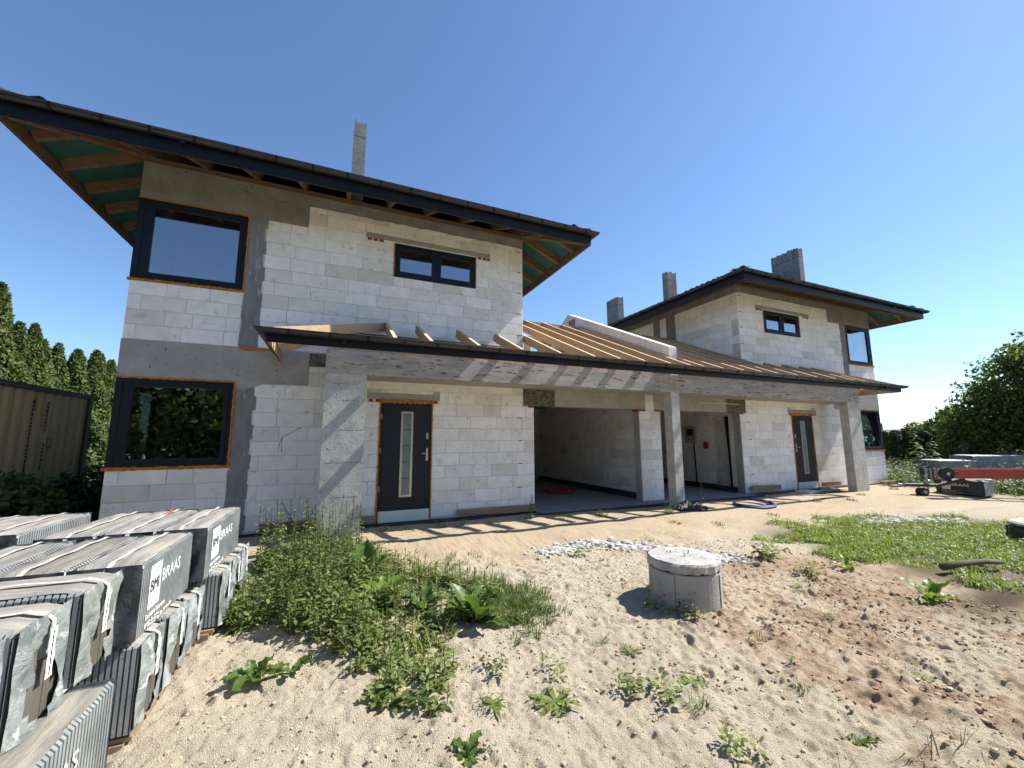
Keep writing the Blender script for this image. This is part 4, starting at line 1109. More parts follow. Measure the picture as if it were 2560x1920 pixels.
# ------------------------------------------------------------------ manhole ring, rubble, stones
def manhole():
    c = (3.53, 3.50); zt_ = 0.30; R = 0.368
    t = thing('concrete_manhole', 'short round concrete manhole ring with a rough lid in the sand', 'manhole', (c[0], c[1], -0.2))
    m = MB(); m.lathe([(R-0.004, -0.40), (R-0.006, zt_-0.115), (R-0.016, zt_-0.105)], (c[0], c[1], 0), 48); o = m.build('ring', 'manhole_concrete', t)
    m = MB()
    for a in (radians(-70), radians(-12), radians(-150)):
        x, y = c[0]+(R-0.003)*cos(a), c[1]+(R-0.003)*sin(a); m.box(x-0.004, x+0.004, y-0.004, y+0.004, -0.3, zt_-0.12)
    tag(m.build('casting_seam', 'concrete_dark', t), kind='stuff')
    r = random.Random(4); n = 60; m = MB(); vs = []
    prof = [(R-0.02, zt_-0.092), (R+0.002, zt_-0.085), (R+0.004, zt_-0.02), (R-0.012, zt_), (R*0.6, zt_+0.006), (R*0.2, zt_+0.008)]
    jit = [r.uniform(-0.006, 0.006) for _ in range(n)]
    for k, (rr, z) in enumerate(prof):
        for j in range(n):
            a = 2*pi*j/n; q = rr+(jit[j] if 0 < k < 4 else 0)+(r.uniform(-0.006, 0.003) if k == 2 else 0)
            vs.append((c[0]+q*cos(a), c[1]+q*sin(a), z+(r.uniform(-0.012, 0.012) if k in (0, 1) else r.uniform(-0.003, 0.003))))
    m.add(vs, [(i*n+j, i*n+(j+1) % n, (i+1)*n+(j+1) % n, (i+1)*n+j) for i in range(len(prof)-1) for j in range(n)]+[tuple((len(prof)-1)*n+j for j in range(n))])
    m.build('lid', 'lid_concrete', t)
    for x, y, h, k in ((3.50, 3.44, 0.045, -0.015), (3.60, 3.50, 0.05, 0.012), (3.47, 3.62, 0.03, 0.0)):
        m = MB(); m.tube([(x, y, zt_), (x+k, y, zt_+h)], 0.005, 5); m.build('lifting_wire', 'rust', t)
manhole()
def pebble(mb, x, y, z, s, r, n=6):
    vs = []
    ax = (r.uniform(0.7, 1.3), r.uniform(0.7, 1.3), r.uniform(0.5, 0.9)); ph = r.uniform(0, 6)
    for k, (lat, q) in enumerate(((-0.9, 0.45), (-0.1, 1.0), (0.55, 0.75))):
        for j in range(n):
            a = 2*pi*j/n+ph; f = q*r.uniform(0.65, 1.25); vs.append((x+s*ax[0]*f*cos(a), y+s*ax[1]*f*sin(a), z+s*ax[2]*lat))
    vs.append((x, y, z+s*ax[2]*0.85)); fs = [(i*n+j, i*n+(j+1) % n, (i+1)*n+(j+1) % n, (i+1)*n+j) for i in range(2) for j in range(n)]+[(2*n+j, 2*n+(j+1) % n, 3*n) for j in range(n)]
    mb.add(vs, fs)
def line_pts(pts, n, spread, r):
    out = []
    seg = [math.hypot(b[0]-a[0], b[1]-a[1]) for a, b in zip(pts[:-1], pts[1:])]; tot = sum(seg)
    for _ in range(n):
        t = r.random()*tot; i = 0
        while t > seg[i] and i < len(seg)-1: t -= seg[i]; i += 1
        f = t/seg[i]; a, b = pts[i], pts[i+1]
        out.append((a[0]+(b[0]-a[0])*f+r.gauss(0, spread), a[1]+(b[1]-a[1])*f+r.gauss(0, spread)))
    return out
r = random.Random(12)
m = MB()
for x, y in line_pts([(2.85, 5.62), (3.5, 5.75), (4.1, 5.72), (4.6, 5.25), (5.0, 4.65), (5.35, 4.25)], 1700, 0.115, r):
    s = 0.006+0.060*r.random()**3; pebble(m, x, y, gz(x, y)+s*0.05, s, r, 5)
tag(m.build('white_rubble', 'rubble_white'), 'strip of crushed white block rubble behind the manhole', kind='stuff')
m = MB()
for x, y in line_pts([(9.9, 5.0), (10.8, 5.0), (11.9, 4.35)], 600, 0.13, r):
    s = 0.015+0.06*r.random()**2; pebble(m, x, y, gz(x, y)+s*0.3, s, r, 5)
tag(m.build('white_rubble', 'rubble_white'), 'patch of white rubble behind the bright grass at the right', kind='stuff')
mat('clod', (0.44, 0.325, 0.215), 0.97, 0.1, island=((0.6, 0.57, 0.55), (1.12, 1.1, 1.08)), bump=(40, 0.5, 0.02))
mat('sand_lump', (0.56, 0.485, 0.365), 0.97, 0.1, island=((0.55, 0.52, 0.50), (1.05, 1.03, 1.0)), bump=(40, 0.5, 0.02))
m = MB(); m2 = MB()
for i in range(24000):
    x = r.uniform(-0.8, 6.6); y = r.uniform(1.05, 5.2)
    mud = x-0.25*(y-1.5) > 2.3+0.5*sin(y*3+x) and y < 4.4
    k = sin(x*3.1+1.5*sin(y*2.7))*sin(y*3.3+0.8*sin(x*4))*0.5+0.5
    if mud:
        if r.random() > 0.08+k*k*0.9: continue
        s = 0.003+0.019*r.random()**3.2; pebble(m if r.random() < 0.8 else m2, x, y, gz(x, y)+s*0.25, s, r, 5)
    else:
        if r.random() > 0.15+0.6*k: continue
        s = 0.003+0.013*r.random()**3.5; pebble(m2 if r.random() < 0.75 else m, x, y, gz(x, y)+s*0.25, s, r, 5)
tag(m.build('soil_clods', 'clod'), 'brown clods of soil scattered over the plot', kind='stuff')
tag(m2.build('sand_lumps', 'sand_lump'), 'pale lumps of dry sand scattered over the plot', kind='stuff')
stones = [(1.62, 1.83, 0.032, 'rust brown stone lying in the pale sand at the bottom of the picture'), (1.40, 1.90, 0.024, 'small dark stone in the sand left of the rust brown stone'), (3.95, 2.95, 0.035, 'dark clod right of the manhole foot'),
          (5.35, 4.0, 0.055, 'dark flat stone at the right end of the white rubble'), (2.35, 2.55, 0.022, 'small stone above the leafy weeds in the middle sand'), (1.95, 2.08, 0.02, 'small stone left of the grass tuft with thin blades')]
for x, y, s, lb in stones:
    m = MB(); pebble(m, x, y, gz(x, y)+s*0.3, s, r, 9); o = m.build('stone', 'stone', None); tag(o, lb, 'stone', 'single stones on the sand')

# ------------------------------------------------------------------ boards, hose, foil, log, tank
def board(x0, x1, y0, y1, z0, z1, label, m='old_wood', tilt=0.0, rot=0.0):
    b = MB(); cx, cy, cz = (x0+x1)/2, (y0+y1)/2, (z0+z1)/2
    b.box(x0-cx, x1-cx, y0-cy, y1-cy, z0-cz, z1-cz)
    o = b.build('wooden_board', m); o.location = (cx, cy, cz); o.rotation_euler = (tilt, rot, 0)
    tag(o, label, 'board', 'boards leaning at the foot of the walls'); return o
board(-1.09, 0.50, 8.20, 8.235, 0.03, 0.16, 'long grey board on edge behind the first column', tilt=0.12, rot=-0.01)
board(0.46, 0.78, 8.205, 8.24, 0.02, 0.15, 'short brown board between the first column and the dark door', tilt=0.1)
board(2.34, 4.10, 8.21, 8.245, 0.035, 0.145, 'long brown board along the wall right of the near door', tilt=0.1)
board(2*XC-4.0, 2*XC-2.75, 8.19, 8.225, 0.06, 0.20, 'weathered board with nails left of the far door', tilt=0.12, rot=0.01)
board(2*XC-0.72, 2*XC+0.25, 8.20, 8.235, 0.05, 0.17, 'board on edge between the far door and the last column', tilt=0.1)
board(17.3, 19.6, 7.95, 8.10, 0.02, 0.09, 'board lying at the right corner of the far house')
board(17.0, 18.4, 7.55, 7.75, -0.03, 0.01, 'thin plank lying flat in front of the far house corner')
m = MB()
pts = [(9.15, 7.32), (8.88, 7.08), (8.86, 6.82), (9.1, 6.62), (9.5, 6.58), (9.75, 6.68), (10.0, 7.05), (10.2, 7.5), (10.26, 7.74)]
def smooth_path(p, n=5):
    out = []
    for i in range(len(p)-1):
        p0, p1, p2, p3 = [Vector(p[min(max(k, 0), len(p)-1)]) for k in (i-1, i, i+1, i+2)]
        for j in range(n):
            t = j/n; out.append(tuple(0.5*((2*p1)+(p2-p0)*t+(2*p0-5*p1+4*p2-p3)*t*t+(3*p1-p0-3*p2+p3)*t**3)))
    return out+[tuple(p[-1])]
for dx in (0.0, 0.05):
    m.tube([(x+dx, y+dx*0.6, gz(x, y)+0.03+dx*0.4) for x, y in smooth_path([(a, b) for a, b in pts])], 0.022, 8)
tag(m.build('water_pipe', 'hose_blue', smooth=True), 'bent dark blue plastic pipe lying before the right garage', 'pipe')
m = MB(); rr = random.Random(8); n1, n2 = 14, 10; vs = []
for i in range(n1+1):
    for j in range(n2+1):
        u, v = i/n1, j/n2; x = 7.10+0.75*u+0.1*v; y = 6.98+0.50*v-0.12*u
        vs.append((x, y, gz(x, y)+0.02+0.16*sin(pi*u)*sin(pi*v)**0.7+0.035*rr.random()+0.02*sin(22*u)))
m.add(vs, [(i*(n2+1)+j, (i+1)*(n2+1)+j, (i+1)*(n2+1)+j+1, i*(n2+1)+j+1) for i in range(n1) for j in range(n2)])
tag(m.build('dimpled_sheet', 'foil_black'), 'crumpled piece of black dimpled sheet at the foot of the middle column', 'sheet')
m = MB(); vs = []
for i in range(n1+1):
    for j in range(n2+1):
        u, v = i/n1, j/n2; x = 13.0+1.55*u; y = 7.62+0.55*v
        vs.append((x, y, gz(x, y)+0.02+0.09*sin(pi*u)*sin(pi*v)+0.03*rr.random()))
m.add(vs, [(i*(n2+1)+j, (i+1)*(n2+1)+j, (i+1)*(n2+1)+j+1, i*(n2+1)+j+1) for i in range(n1) for j in range(n2)])
tag(m.build('plastic_sheet', 'foil_black'), 'flat black plastic sheet before the far door', 'sheet')
m = MB(); m.box(12.75, 13.7, 7.70, 8.10, -0.06, 0.02); tag(m.build('threshold_slab', 'kick_panel'), 'pale insulation slab lying before the far door', 'slab')
# rolled membrane along the left wall base
m = MB(); m.tube([(x, 8.20+0.03*sin(x*3), -0.06+0.012*sin(x*5)) for x in [0.45+0.15*i for i in range(24)]], 0.055, 8); tag(m.build('membrane_roll', 'foil_black', smooth=True), 'roll of black foundation sheet along the near wall foot', 'sheet roll')
m = MB(); m.tube([(x, 8.17+0.03*sin(x*3), gz(x, 8.0)+0.015+0.012*sin(x*4)) for x in [10.95+0.15*i for i in range(12)]], 0.045, 8); tag(m.build('membrane_roll', 'foil_black', smooth=True), 'roll of black foundation sheet left of the far door', 'sheet roll')
m = MB(); m.tube([(7.30, 2.86, -0.10), (7.7, 2.80, -0.085), (8.1, 2.73, -0.09), (8.35, 2.66, -0.11)], 0.045, 8, True, 0.03); tag(m.build('weathered_log', 'board_log', smooth=True), 'grey weathered log lying at the edge of the bright grass', 'log')
t = thing('septic_tank_top', 'green plastic tank top with a pale round lid at the right edge', 'tank', (11.2, 2.75, -0.1))
m = MB(); m.lathe([(0.66, -0.25), (0.64, 0.02), (0.60, 0.06)], (11.2, 2.75, 0), 36); m.build('body', 'green_plastic', t)
m = MB(); m.lathe([(0.60, 0.065), (0.64, 0.075), (0.64, 0.105), (0.60, 0.13), (0.3, 0.14)], (11.2, 2.75, 0), 36); m.build('lid', 'lid_concrete', t)
m = MB()
for k in range(14):
    a = 2*pi*k/14; x, y = 11.2+0.645*cos(a), 2.75+0.645*sin(a); m.box(x-0.02, x+0.02, y-0.02, y+0.02, -0.25, 0.02)
tag(m.build('rib', 'green_plastic', t), kind='stuff')
m = MB()
for k in range(4): m.tube([(6.2+0.5*cos(u), 10.6+0.3*sin(u)+0.1*k, 0.02+0.02*k) for u in [0.35*i for i in range(16)]], 0.012, 5)
tag(m.build('red_hose', 'plastic_red'), 'red hose coiled on the dark floor inside the left garage', 'hose')
b = MB(); b.tube([(9.3, 8.285, 2.56), (10.86, 8.285, 2.56)], 0.008, 5); b.lathe([(0.035, -0.012), (0.035, 0.012)], (9.30, 8.27, 2.56), 10); tag(b.build('measuring_line', 'white_plastic'), 'white string line stretched across the right garage lintel', 'string')
b = MB(); b.tube([(-0.58, 8.27, 1.78), (-0.86, 8.20, 1.60), (-0.85, 8.2, 1.35)], 0.005, 5); b.tube([(-0.86, 8.2, 1.6), (-0.90, 8.2, 1.42)], 0.004, 5); tag(b.build('bent_wire', 'dark_steel'), 'bent rebar wire sticking out of the near wall', 'wire')

# ------------------------------------------------------------------ roof hoist trailer and far packs at the right
def hoist():
    t = thing('hoist_trailer', 'red inclined hoist boom on a small trailer with drawbar and black wheels', 'trailer', (17.0, 5.6, -0.08))
    a = Vector((16.15, 6.05, 0.68)); d = Vector((1.77, -0.96, 0.0)).normalized(); nrm = Vector((d.y, -d.x, 0)); b = a+d*6.5
    m = MB(); m.beam(a+nrm*0.22, b+nrm*0.22, 0.06, 0.26); m.build('boom_rail', 'boom_red', t)
    m = MB(); m.beam(a-nrm*0.22, b-nrm*0.22, 0.06, 0.26); m.build('boom_rail', 'boom_red', t)
    for k in range(9):
        p = a+d*(0.3+k*0.7); m = MB(); m.beam(p-nrm*0.188-Vector((0, 0, 0.15)), p+nrm*0.188-Vector((0, 0, 0.15)), 0.06, 0.05); m.build('cross_bar', 'boom_red', t)
    for s in (-0.22, 0.22):
        for q in (0.02, 0.14, 0.25):
            p = a+nrm*s-d*q; m = MB(); m.beam(p-d*0.03+Vector((0, 0, -0.0)), p+d*0.03, 0.075, 0.28); m.build('boom_head', 'galvanised', t)
        c = a+nrm*(s*1.3)-d*0.14+Vector((0, 0, -0.12)); m = MB(); R = 0.17
        ring = []
        for o, rr in ((-0.05, R*0.86), (-0.06, R), (0.06, R), (0.05, R*0.86)):
            ring.append([tuple(c+nrm*o+d*(rr*cos(u))+Vector((0, 0, rr*sin(u)))) for u in [2*pi*i/24 for i in range(24)]])
        vs = [p for q in ring for p in q]; m.add(vs, [(i*24+j, i*24+(j+1) % 24, (i+1)*24+(j+1) % 24, (i+1)*24+j) for i in range(3) for j in range(24)]+[tuple(range(23, -1, -1)), tuple(72+j for j in range(24))])
        wheel = m.build('wheel', 'rubber', t)
        m = MB(); m.tube([c-nrm*0.075, c+nrm*0.075], 0.05, 10); m.build('hub', 'galvanised', wheel)
        m = MB(); m.beam(c+Vector((0, 0, 0.03)), c+d*0.30+Vector((0, 0, 0.06)), 0.04, 0.06); m.build('wheel_arm', 'dark_steel', t)
    # drawbar, jockey wheel
    p0 = a-d*(-0.55)+Vector((0, 0, -0.28)); p1 = a-d*0.15+Vector((0, 0, -0.48)); p2 = a-d*1.05+Vector((0, 0, -0.46))
    m = MB(); m.tube([p0, p1], 0.05, 8); m.tube([p1, p2], 0.045, 8); m.build('drawbar', 'dark_steel', t)
    m = MB(); m.tube([p2+d*0.1, p2-d*0.16+Vector((0, 0, 0.01))], 0.03, 8); m.tube([p2+Vector((0, 0, 0.0)), p2+Vector((0, 0, 0.09))], 0.015, 6); m.build('hitch', 'galvanised', t)
    c = p2+d*0.62; m = MB(); m.tube([c+Vector((0, 0, 0.28)), Vector((c.x, c.y, -0.02))], 0.03, 8); m.build('jockey_leg', 'galvanised', t)
    m = MB(); m.tube([c+d*0.0+Vector((0, 0, 0.1)), c+d*0.07+Vector((0, 0, 0.1))], 0.045, 8); m.build('clamp', 'galvanised', t)
    c2 = Vector((c.x-0.22*d.x, c.y-0.22*d.y-0.05, 0.03)); m = MB(); m.tube([c2-nrm*0.09+Vector((0, 0, -0.02)), c2+nrm*0.07], 0.12, 18); jw = m.build('jockey_wheel', 'rubber', t)
    m = MB(); m.tube([c2-nrm*0.11, c2+nrm*0.11], 0.045, 10); m.build('hub', 'galvanised', jw)
    ax = a+d*3.4; m = MB(); m.beam(ax-nrm*0.8+Vector((0, 0, -0.5)), ax+nrm*0.8+Vector((0, 0, -0.5)), 0.08, 0.08); m.build('axle', 'dark_steel', t)
    for s in (-0.8, 0.8):
        c = ax+nrm*s+Vector((0, 0, -0.54)); m = MB(); m.tube([c-nrm*0.09, c+nrm*0.09], 0.30, 24); wh = m.build('road_wheel', 'rubber', t)
        m = MB(); m.tube([c-nrm*0.095, c+nrm*0.095], 0.17, 16); m.build('rim', 'galvanised', wh)
    m = MB(); m.beam(ax+Vector((0, 0, -0.36)), ax+Vector((0, 0, -0.50)), 0.3, 0.3, (0, 1, 0)); m.build('turntable', 'dark_steel', t)
hoist()
for k, (lb, lg) in enumerate((('dark printed tile pack on the ground under the red boom, nearest of three', True), ('dark tile pack under the red boom, second of three', False), ('dark tile pack under the red boom, farthest of three', False))):
    # the printed side (local y=0) faces the viewer
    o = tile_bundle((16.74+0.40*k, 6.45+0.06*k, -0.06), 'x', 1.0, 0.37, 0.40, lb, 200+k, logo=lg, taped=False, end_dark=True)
    o.rotation_euler.z = radians(-88)
def far_pack(c, ang, L, w, h, label, seed, white=True, logo=False):
    o = tile_bundle((0, 0, 0), 'x', L, w, h, label, seed, logo=logo, far=True, taped=False); o.rotation_euler.z = radians(ang)
    o.location = c; return o
fp = [((19.4, 7.3, 0.42), -32, 1.15, 0.9, 0.36, 'low pack with white film top behind the trailer wheel'), ((21.3, 7.1, 0.42), -30, 1.9, 0.9, 0.50, 'long grey pack with bright white top behind the red boom'),
      ((23.6, 6.0, 0.40), -30, 1.6, 0.9, 0.50, 'grey wrapped pack behind the boom at the right edge'), ((25.5, 6.3, 0.55), -30, 1.6, 0.9, 0.50, 'farthest dark pack at the right edge below the weeds')]
for k, (c, a, L, w, h, lb) in enumerate(fp):
    far_pack(c, a, L, w, h, lb, 210+k)
    b = MB(); b.box(0, L, 0, w, 0, c[2]+0.08-0.002); o = b.build('pack_base', 'film_dark'); o.location = (c[0], c[1], -0.08); o.rotation_euler.z = radians(a); tag(o, 'dark lower pack under ' + ('the low white-topped pack', 'the long white-topped pack', 'the wrapped pack at the right edge', 'the farthest pack')[k], 'pack', 'lower packs at the right')

# ------------------------------------------------------------------ plants
class Leaves:
    """many small leaf faces in numpy: each leaf a bent strip of quads"""
    def __init__(s): s.v = []; s.f = []; s.n = 0
    def blade(s, base, d, side, length, width, droop, seg=3, taper=1.6, fold=0.0):
        bx, by, bz = base; dx, dy, dz = d; sx, sy, sz = side; V = s.v
        for i in range(seg+1):
            t = i/seg; q = length*t
            cx, cy, cz = bx+dx*q, by+dy*q, bz+dz*q-droop*q*t
            if i == seg: w = width*0.02
            elif taper > 0: w = width*(1-t)**(1/taper)*0.5
            else: w = width*sin(pi*(t*0.94+0.06))**0.8*0.5
            V.append((cx-sx*w, cy-sy*w, cz-sz*w)); V.append((cx+sx*w, cy+sy*w, cz+sz*w))
        o = s.n; s.n += 2*seg+2
        for i in range(seg): s.f.append((o+2*i, o+2*i+1, o+2*i+3, o+2*i+2))
    def build(s, name, m):
        return np_mesh(name, np.array(s.v), np.array(s.f), m, False)
def unit(v):
    n = math.sqrt(v[0]*v[0]+v[1]*v[1]+v[2]*v[2]); return (v[0]/n, v[1]/n, v[2]/n)
def vadd(a, b, k=1.0): return (a[0]+b[0]*k, a[1]+b[1]*k, a[2]+b[2]*k)
def rdir(r, elev):
    a = r.uniform(0, 2*pi); return np.array([cos(a)*cos(elev), sin(a)*cos(elev), sin(elev)])
def leafy_stem(lv, st, x, y, z, h, r, leaf=0.05, n=18, spread=0.35, lean=0.12):
    la = r.uniform(0, 2*pi); lx, ly = cos(la)*lean*r.random(), sin(la)*lean*r.random()
    if st is not None: st.tube([(x, y, z-0.02), (x+lx*h*0.4, y+ly*h*0.4, z+h*0.5), (x+lx*h, y+ly*h, z+h)], 0.0035, 3, False)
    a = r.uniform(0, 6)
    for i in range(n):
        t = 0.08+0.92*(i+r.random())/n; a += 2.4+r.uniform(-0.4, 0.4)
        el = r.uniform(-0.1, 0.7)+0.4*(t > 0.9); d = (cos(a)*cos(el), sin(a)*cos(el), sin(el)); sd = (-sin(a), cos(a), r.uniform(-0.4, 0.4))
        pet = spread*leaf*r.uniform(0.2, 1.0)*(1.2-t*0.6)
        p = (x+lx*h*t+d[0]*pet, y+ly*h*t+d[1]*pet, z+h*t+d[2]*pet)
        L = leaf*r.uniform(0.6, 1.25)*(1.15-0.55*t); lv.blade(p, d, unit(sd), L, L*r.uniform(0.36, 0.55), r.uniform(0.0, 0.6), 3, 0)
def in_poly(x, y, P):
    c = False; j = len(P)-1
    for i in range(len(P)):
        if (P[i][1] > y) != (P[j][1] > y) and x < (P[j][0]-P[i][0])*(y-P[i][1])/(P[j][1]-P[i][1])+P[i][0]: c = not c
        j = i
    return c
WEED = [(-0.92, 4.7), (-0.75, 5.6), (-0.9, 6.6), (-0.3, 7.2), (0.35, 7.0), (0.75, 6.2), (1.15, 5.7), (1.55, 5.0), (1.75, 4.3), (1.5, 3.85), (1.1, 3.8), (0.95, 3.5), (0.90, 2.95), (0.65, 2.75), (0.35, 3.0), (0.15, 3.55), (-0.1, 4.05), (-0.3, 4.35), (-0.65, 4.55)]
r = random.Random(31); lv = Leaves(); lb2 = Leaves(); st = MB()
cnt = 0
while cnt < 1150:
    x, y = r.uniform(-1, 1.8), r.uniform(2.7, 7.3)
    if not in_poly(x, y, WEED): continue
    dens = 1.0 if x < 0.75 else 0.55
    if y > 5.6: dens *= 0.75
    if sin(x*4.3+2*sin(y*2.1))*sin(y*4.7+1)*0.5+0.5 < 0.36 and x > 0.3: dens *= 0.35
    if r.random() > dens: continue
    cnt += 1
    core = math.exp(-((x+0.15)**2/0.35+(y-5.2)**2/1.4))
    edge = 1.0 if y > 3.7 else 0.55
    if y < 3.7 and r.random() < 0.45: continue
    h = (0.05+0.17*r.random()**1.5*edge+0.34*core*r.uniform(0.3, 1.15))*(0.75+0.5*(sin(x*6+1.3*sin(y*5))*sin(y*5.3)*0.5+0.5))
    if r.random() < 0.05 and y > 4.4: h *= 1.7
    if y > 5.7 and x < 0.4 and r.random() < 0.22: h = r.uniform(0.5, 0.85)
    leafy_stem(lv if r.random() < 0.7 else lb2, st, x, y, gz(x, y), h, r, leaf=r.choice((0.05, 0.07, 0.09)), n=int(9+h*26))
def box_of(n): pass
tag(lv.build('weed_thicket', 'weed_leaf'), 'dense green leafy weeds beside the stacked tile packs', kind='stuff')
tag(lb2.build('weed_thicket', 'weed_leaf_b'), 'lighter green weeds mixed into the thicket', kind='stuff')
tag(st.build('weed_stalks', 'stem_green'), 'thin stalks of the weed thicket', kind='stuff')
# grasses
def grass_tuft(g, x, y, n, h, w, r, rad=0.05, lean=0.8):
    for _ in range(n):
        a = r.uniform(0, 2*pi); q = rad*math.sqrt(r.random()); px, py = x+q*cos(a), y+q*sin(a)
        b = r.uniform(0, 2*pi); el = r.uniform(0.55, 1.45); d = (cos(b)*cos(el), sin(b)*cos(el), sin(el)); sd = (-sin(b), cos(b), 0.0)
        L = h*r.uniform(0.5, 1.25); g.blade((px, py, gz(px, py)-0.005), d, sd, L, w*r.uniform(0.6, 1.3), r.uniform(0.1, lean), 3, 2.0)
g = Leaves()
for i in range(150):
    x = r.gauss(1.72, 0.22); y = r.gauss(4.15, 0.33)
    grass_tuft(g, x, y, 24, 0.17, 0.008, r, 0.07)
for i in range(40):
    x = r.uniform(1.1, 2.1); y = r.uniform(4.6, 6.0); grass_tuft(g, x, y, 12, 0.16, 0.007, r, 0.06)
tag(g.build('grass_patch', 'grass_blade'), 'dark green grass patch right of the big dock plant', kind='stuff')
GR = [(6.75, 4.35), (7.3, 4.95), (8.6, 5.45), (10.2, 5.6), (10.9, 4.9), (12.2, 4.3), (12.6, 3.4), (10.6, 2.3), (9.5, 2.1), (8.6, 2.25), (7.6, 2.6), (7.1, 3.1), (6.9, 3.7)]
g = Leaves(); lv = Leaves(); cnt = 0
while cnt < 2600:
    x, y = r.uniform(6.6, 12.7), r.uniform(2.0, 5.7)
    if not in_poly(x+0.55*sin(y*5.1+x*2), y+0.22*sin(x*4.3+1)+r.gauss(0, 0.12), GR): continue
    k = sin(x*2.3+1.2*sin(y*3))*sin(y*3.9+x)*0.5+0.5
    if r.random() > 0.45+0.75*k: continue
    cnt += 1; grass_tuft(g, x, y, 9, 0.09+0.09*k, 0.014, r, 0.10, 0.9)
    if r.random() < 0.35: leafy_stem(lv, None, x, y, gz(x, y), r.uniform(0.06, 0.16), r, 0.06, 7)
tag(g.build('bright_grass', 'grass_bright'), 'bright sunlit grass and clover area at the right', kind='stuff')
tag(lv.build('clover_leaves', 'weed_leaf_b'), 'small leaves growing through the bright grass', kind='stuff')
# sparse grass scattered over the plot
g = Leaves()
for i in range(420):
    x, y = r.uniform(0.2, 9), r.uniform(1.2, 7.4)
    if x > 6.7 and 2.4 < y < 5.4: continue
    if in_poly(x, y, WEED): continue
    if sin(x*2.1+1.7*sin(y*1.3))*sin(y*1.9+2)*0.5+0.5 < 0.42: continue
    grass_tuft(g, x, y, r.randint(3, 9), r.uniform(0.03, 0.09), 0.005, r, 0.05)
tag(g.build('sparse_grass', 'grass_blade'), 'thin grass blades scattered over the sand', kind='stuff')
g = Leaves()
for x, y, n, h in ((0.9, 7.7, 14, 0.2), (1.3, 7.6, 10, 0.15), (1.9, 7.75, 22, 0.22), (2.3, 7.7, 18, 0.2), (2.9, 7.6, 14, 0.18), (4.3, 7.5, 14, 0.2), (5.2, 7.35, 22, 0.2), (5.3, 7.4, 10, 0.3), (6.7, 6.95, 22, 0.16), (6.9, 7.2, 14, 0.2), (8.8, 6.1, 26, 0.10), (6.2, 6.3, 24, 0.12), (7.0, 6.0, 24, 0.12), (11.5, 6.8, 40, 0.12), (12.5, 6.5, 40, 0.12), (13.9, 7.0, 30, 0.12), (16.3, 7.3, 30, 0.14)):
    grass_tuft(g, x, y, n*2, h, 0.010, r, 0.13)
tag(g.build('wall_foot_grass', 'grass_blade'), 'grass tufts along the foot of the houses', kind='stuff')
# dried litter
g = Leaves()
for i in range(700):
    x, y = r.uniform(-0.6, 6.5), r.uniform(1.2, 4.2); b = r.uniform(0, 2*pi); z = gz(x, y)
    g.blade((x, y, z+0.004), (cos(b), sin(b), r.uniform(-0.02, 0.15)), (-sin(b), cos(b), 0), r.uniform(0.02, 0.09), 0.0035, 0.05, 2, 2.0)
tag(g.build('dry_litter', 'dry_stalk'), 'bits of dry stalk lying on the sand', kind='stuff')

g = Leaves()
for x, y in ((3.05, 1.42), (3.16, 1.38), (3.42, 1.33), (2.5, 1.5)):
    grass_tuft(g, x, y, 7, 0.20, 0.006, r, 0.05, 0.3)
for i in range(60):
    x, y = r.uniform(-0.7, 1.3), r.uniform(3.6, 6.8)
    if in_poly(x, y, WEED): grass_tuft(g, x, y, 3, 0.42, 0.005, r, 0.06, 0.3)
tag(g.build('dry_stems', 'dry_stalk'), 'dry upright stems among the weeds and at the lower right', kind='stuff')
g = Leaves()
for i in range(170):
    x, y = r.uniform(-0.8, 1.7), r.uniform(3.0, 6.6)
    if in_poly(x, y, WEED): grass_tuft(g, x, y, 8, r.uniform(0.18, 0.38), 0.011, r, 0.07, 1.0)
tag(g.build('weed_grass', 'grass_bright'), 'light green grass growing through the weed thicket', kind='stuff')
# dock plants with large single leaves
def dock(loc, label, n, L, m, seed, elev=(0.3, 1.2), group='broad-leaved dock plants'):
    r = random.Random(seed); t = thing('dock_plant', label, 'plant', (loc[0], loc[1], gz(*loc)), 0, group)
    for i in range(n):
        a = 2.4*i+r.uniform(-0.3, 0.3); el = r.uniform(*elev); ln = L*r.uniform(0.65, 1.1); w = ln*r.uniform(0.26, 0.36)
        d = Vector((cos(a)*cos(el), sin(a)*cos(el), sin(el))); sd = Vector((-sin(a), cos(a), 0)); up_ = sd.cross(d)*-1
        if up_.z < 0: up_ = -up_
        mb = MB(); S, W = 9, 4; vs = []; dr = r.uniform(0.15, 0.55)
        for k in range(S+1):
            q = k/S; c = d*(ln*q)+Vector((0, 0, -dr*ln*q*q))
            if q < 0.16: ww = w*0.10
            else:
                s_ = (q-0.16)/0.84; ww = w*0.5*(sin(pi*min(1, s_*0.92+0.08))**0.75)*(1+0.10*sin(k*2.6+i))
            for j in range(W+1):
                e = 2*j/W-1; vs.append(tuple(c+sd*(e*ww)+up_*(abs(e)*ww*0.35+(0.018*sin(k*2.1+j*3+i) if abs(e) == 1 else 0))))
        mb.add(vs, [(k*(W+1)+j, k*(W+1)+j+1, (k+1)*(W+1)+j+1, (k+1)*(W+1)+j) for k in range(S) for j in range(W)])
        me = bpy.data.meshes.new('leaf'); me.from_pydata(mb.v, [], mb.f); me.update(); me.materials.append(MATS[m]); me.polygons.foreach_set('use_smooth', [True]*len(mb.f))
        o = bpy.data.objects.new('leaf', me); COL.objects.link(o); o.parent = t
dock((1.29, 3.86), 'largest dock plant with upright dark leaves beside the grass patch', 15, 0.50, 'dock_leaf', 1, (0.25, 1.35))
dock((0.90, 4.26), 'dock plant with flat grey-green leaves left of the largest dock', 10, 0.42, 'dock_leaf', 2, (0.2, 1.1))
dock((0.56, 4.58), 'dock plant with one tall backlit leaf in the weeds', 8, 0.50, 'dock_bright', 3, (0.6, 1.35))
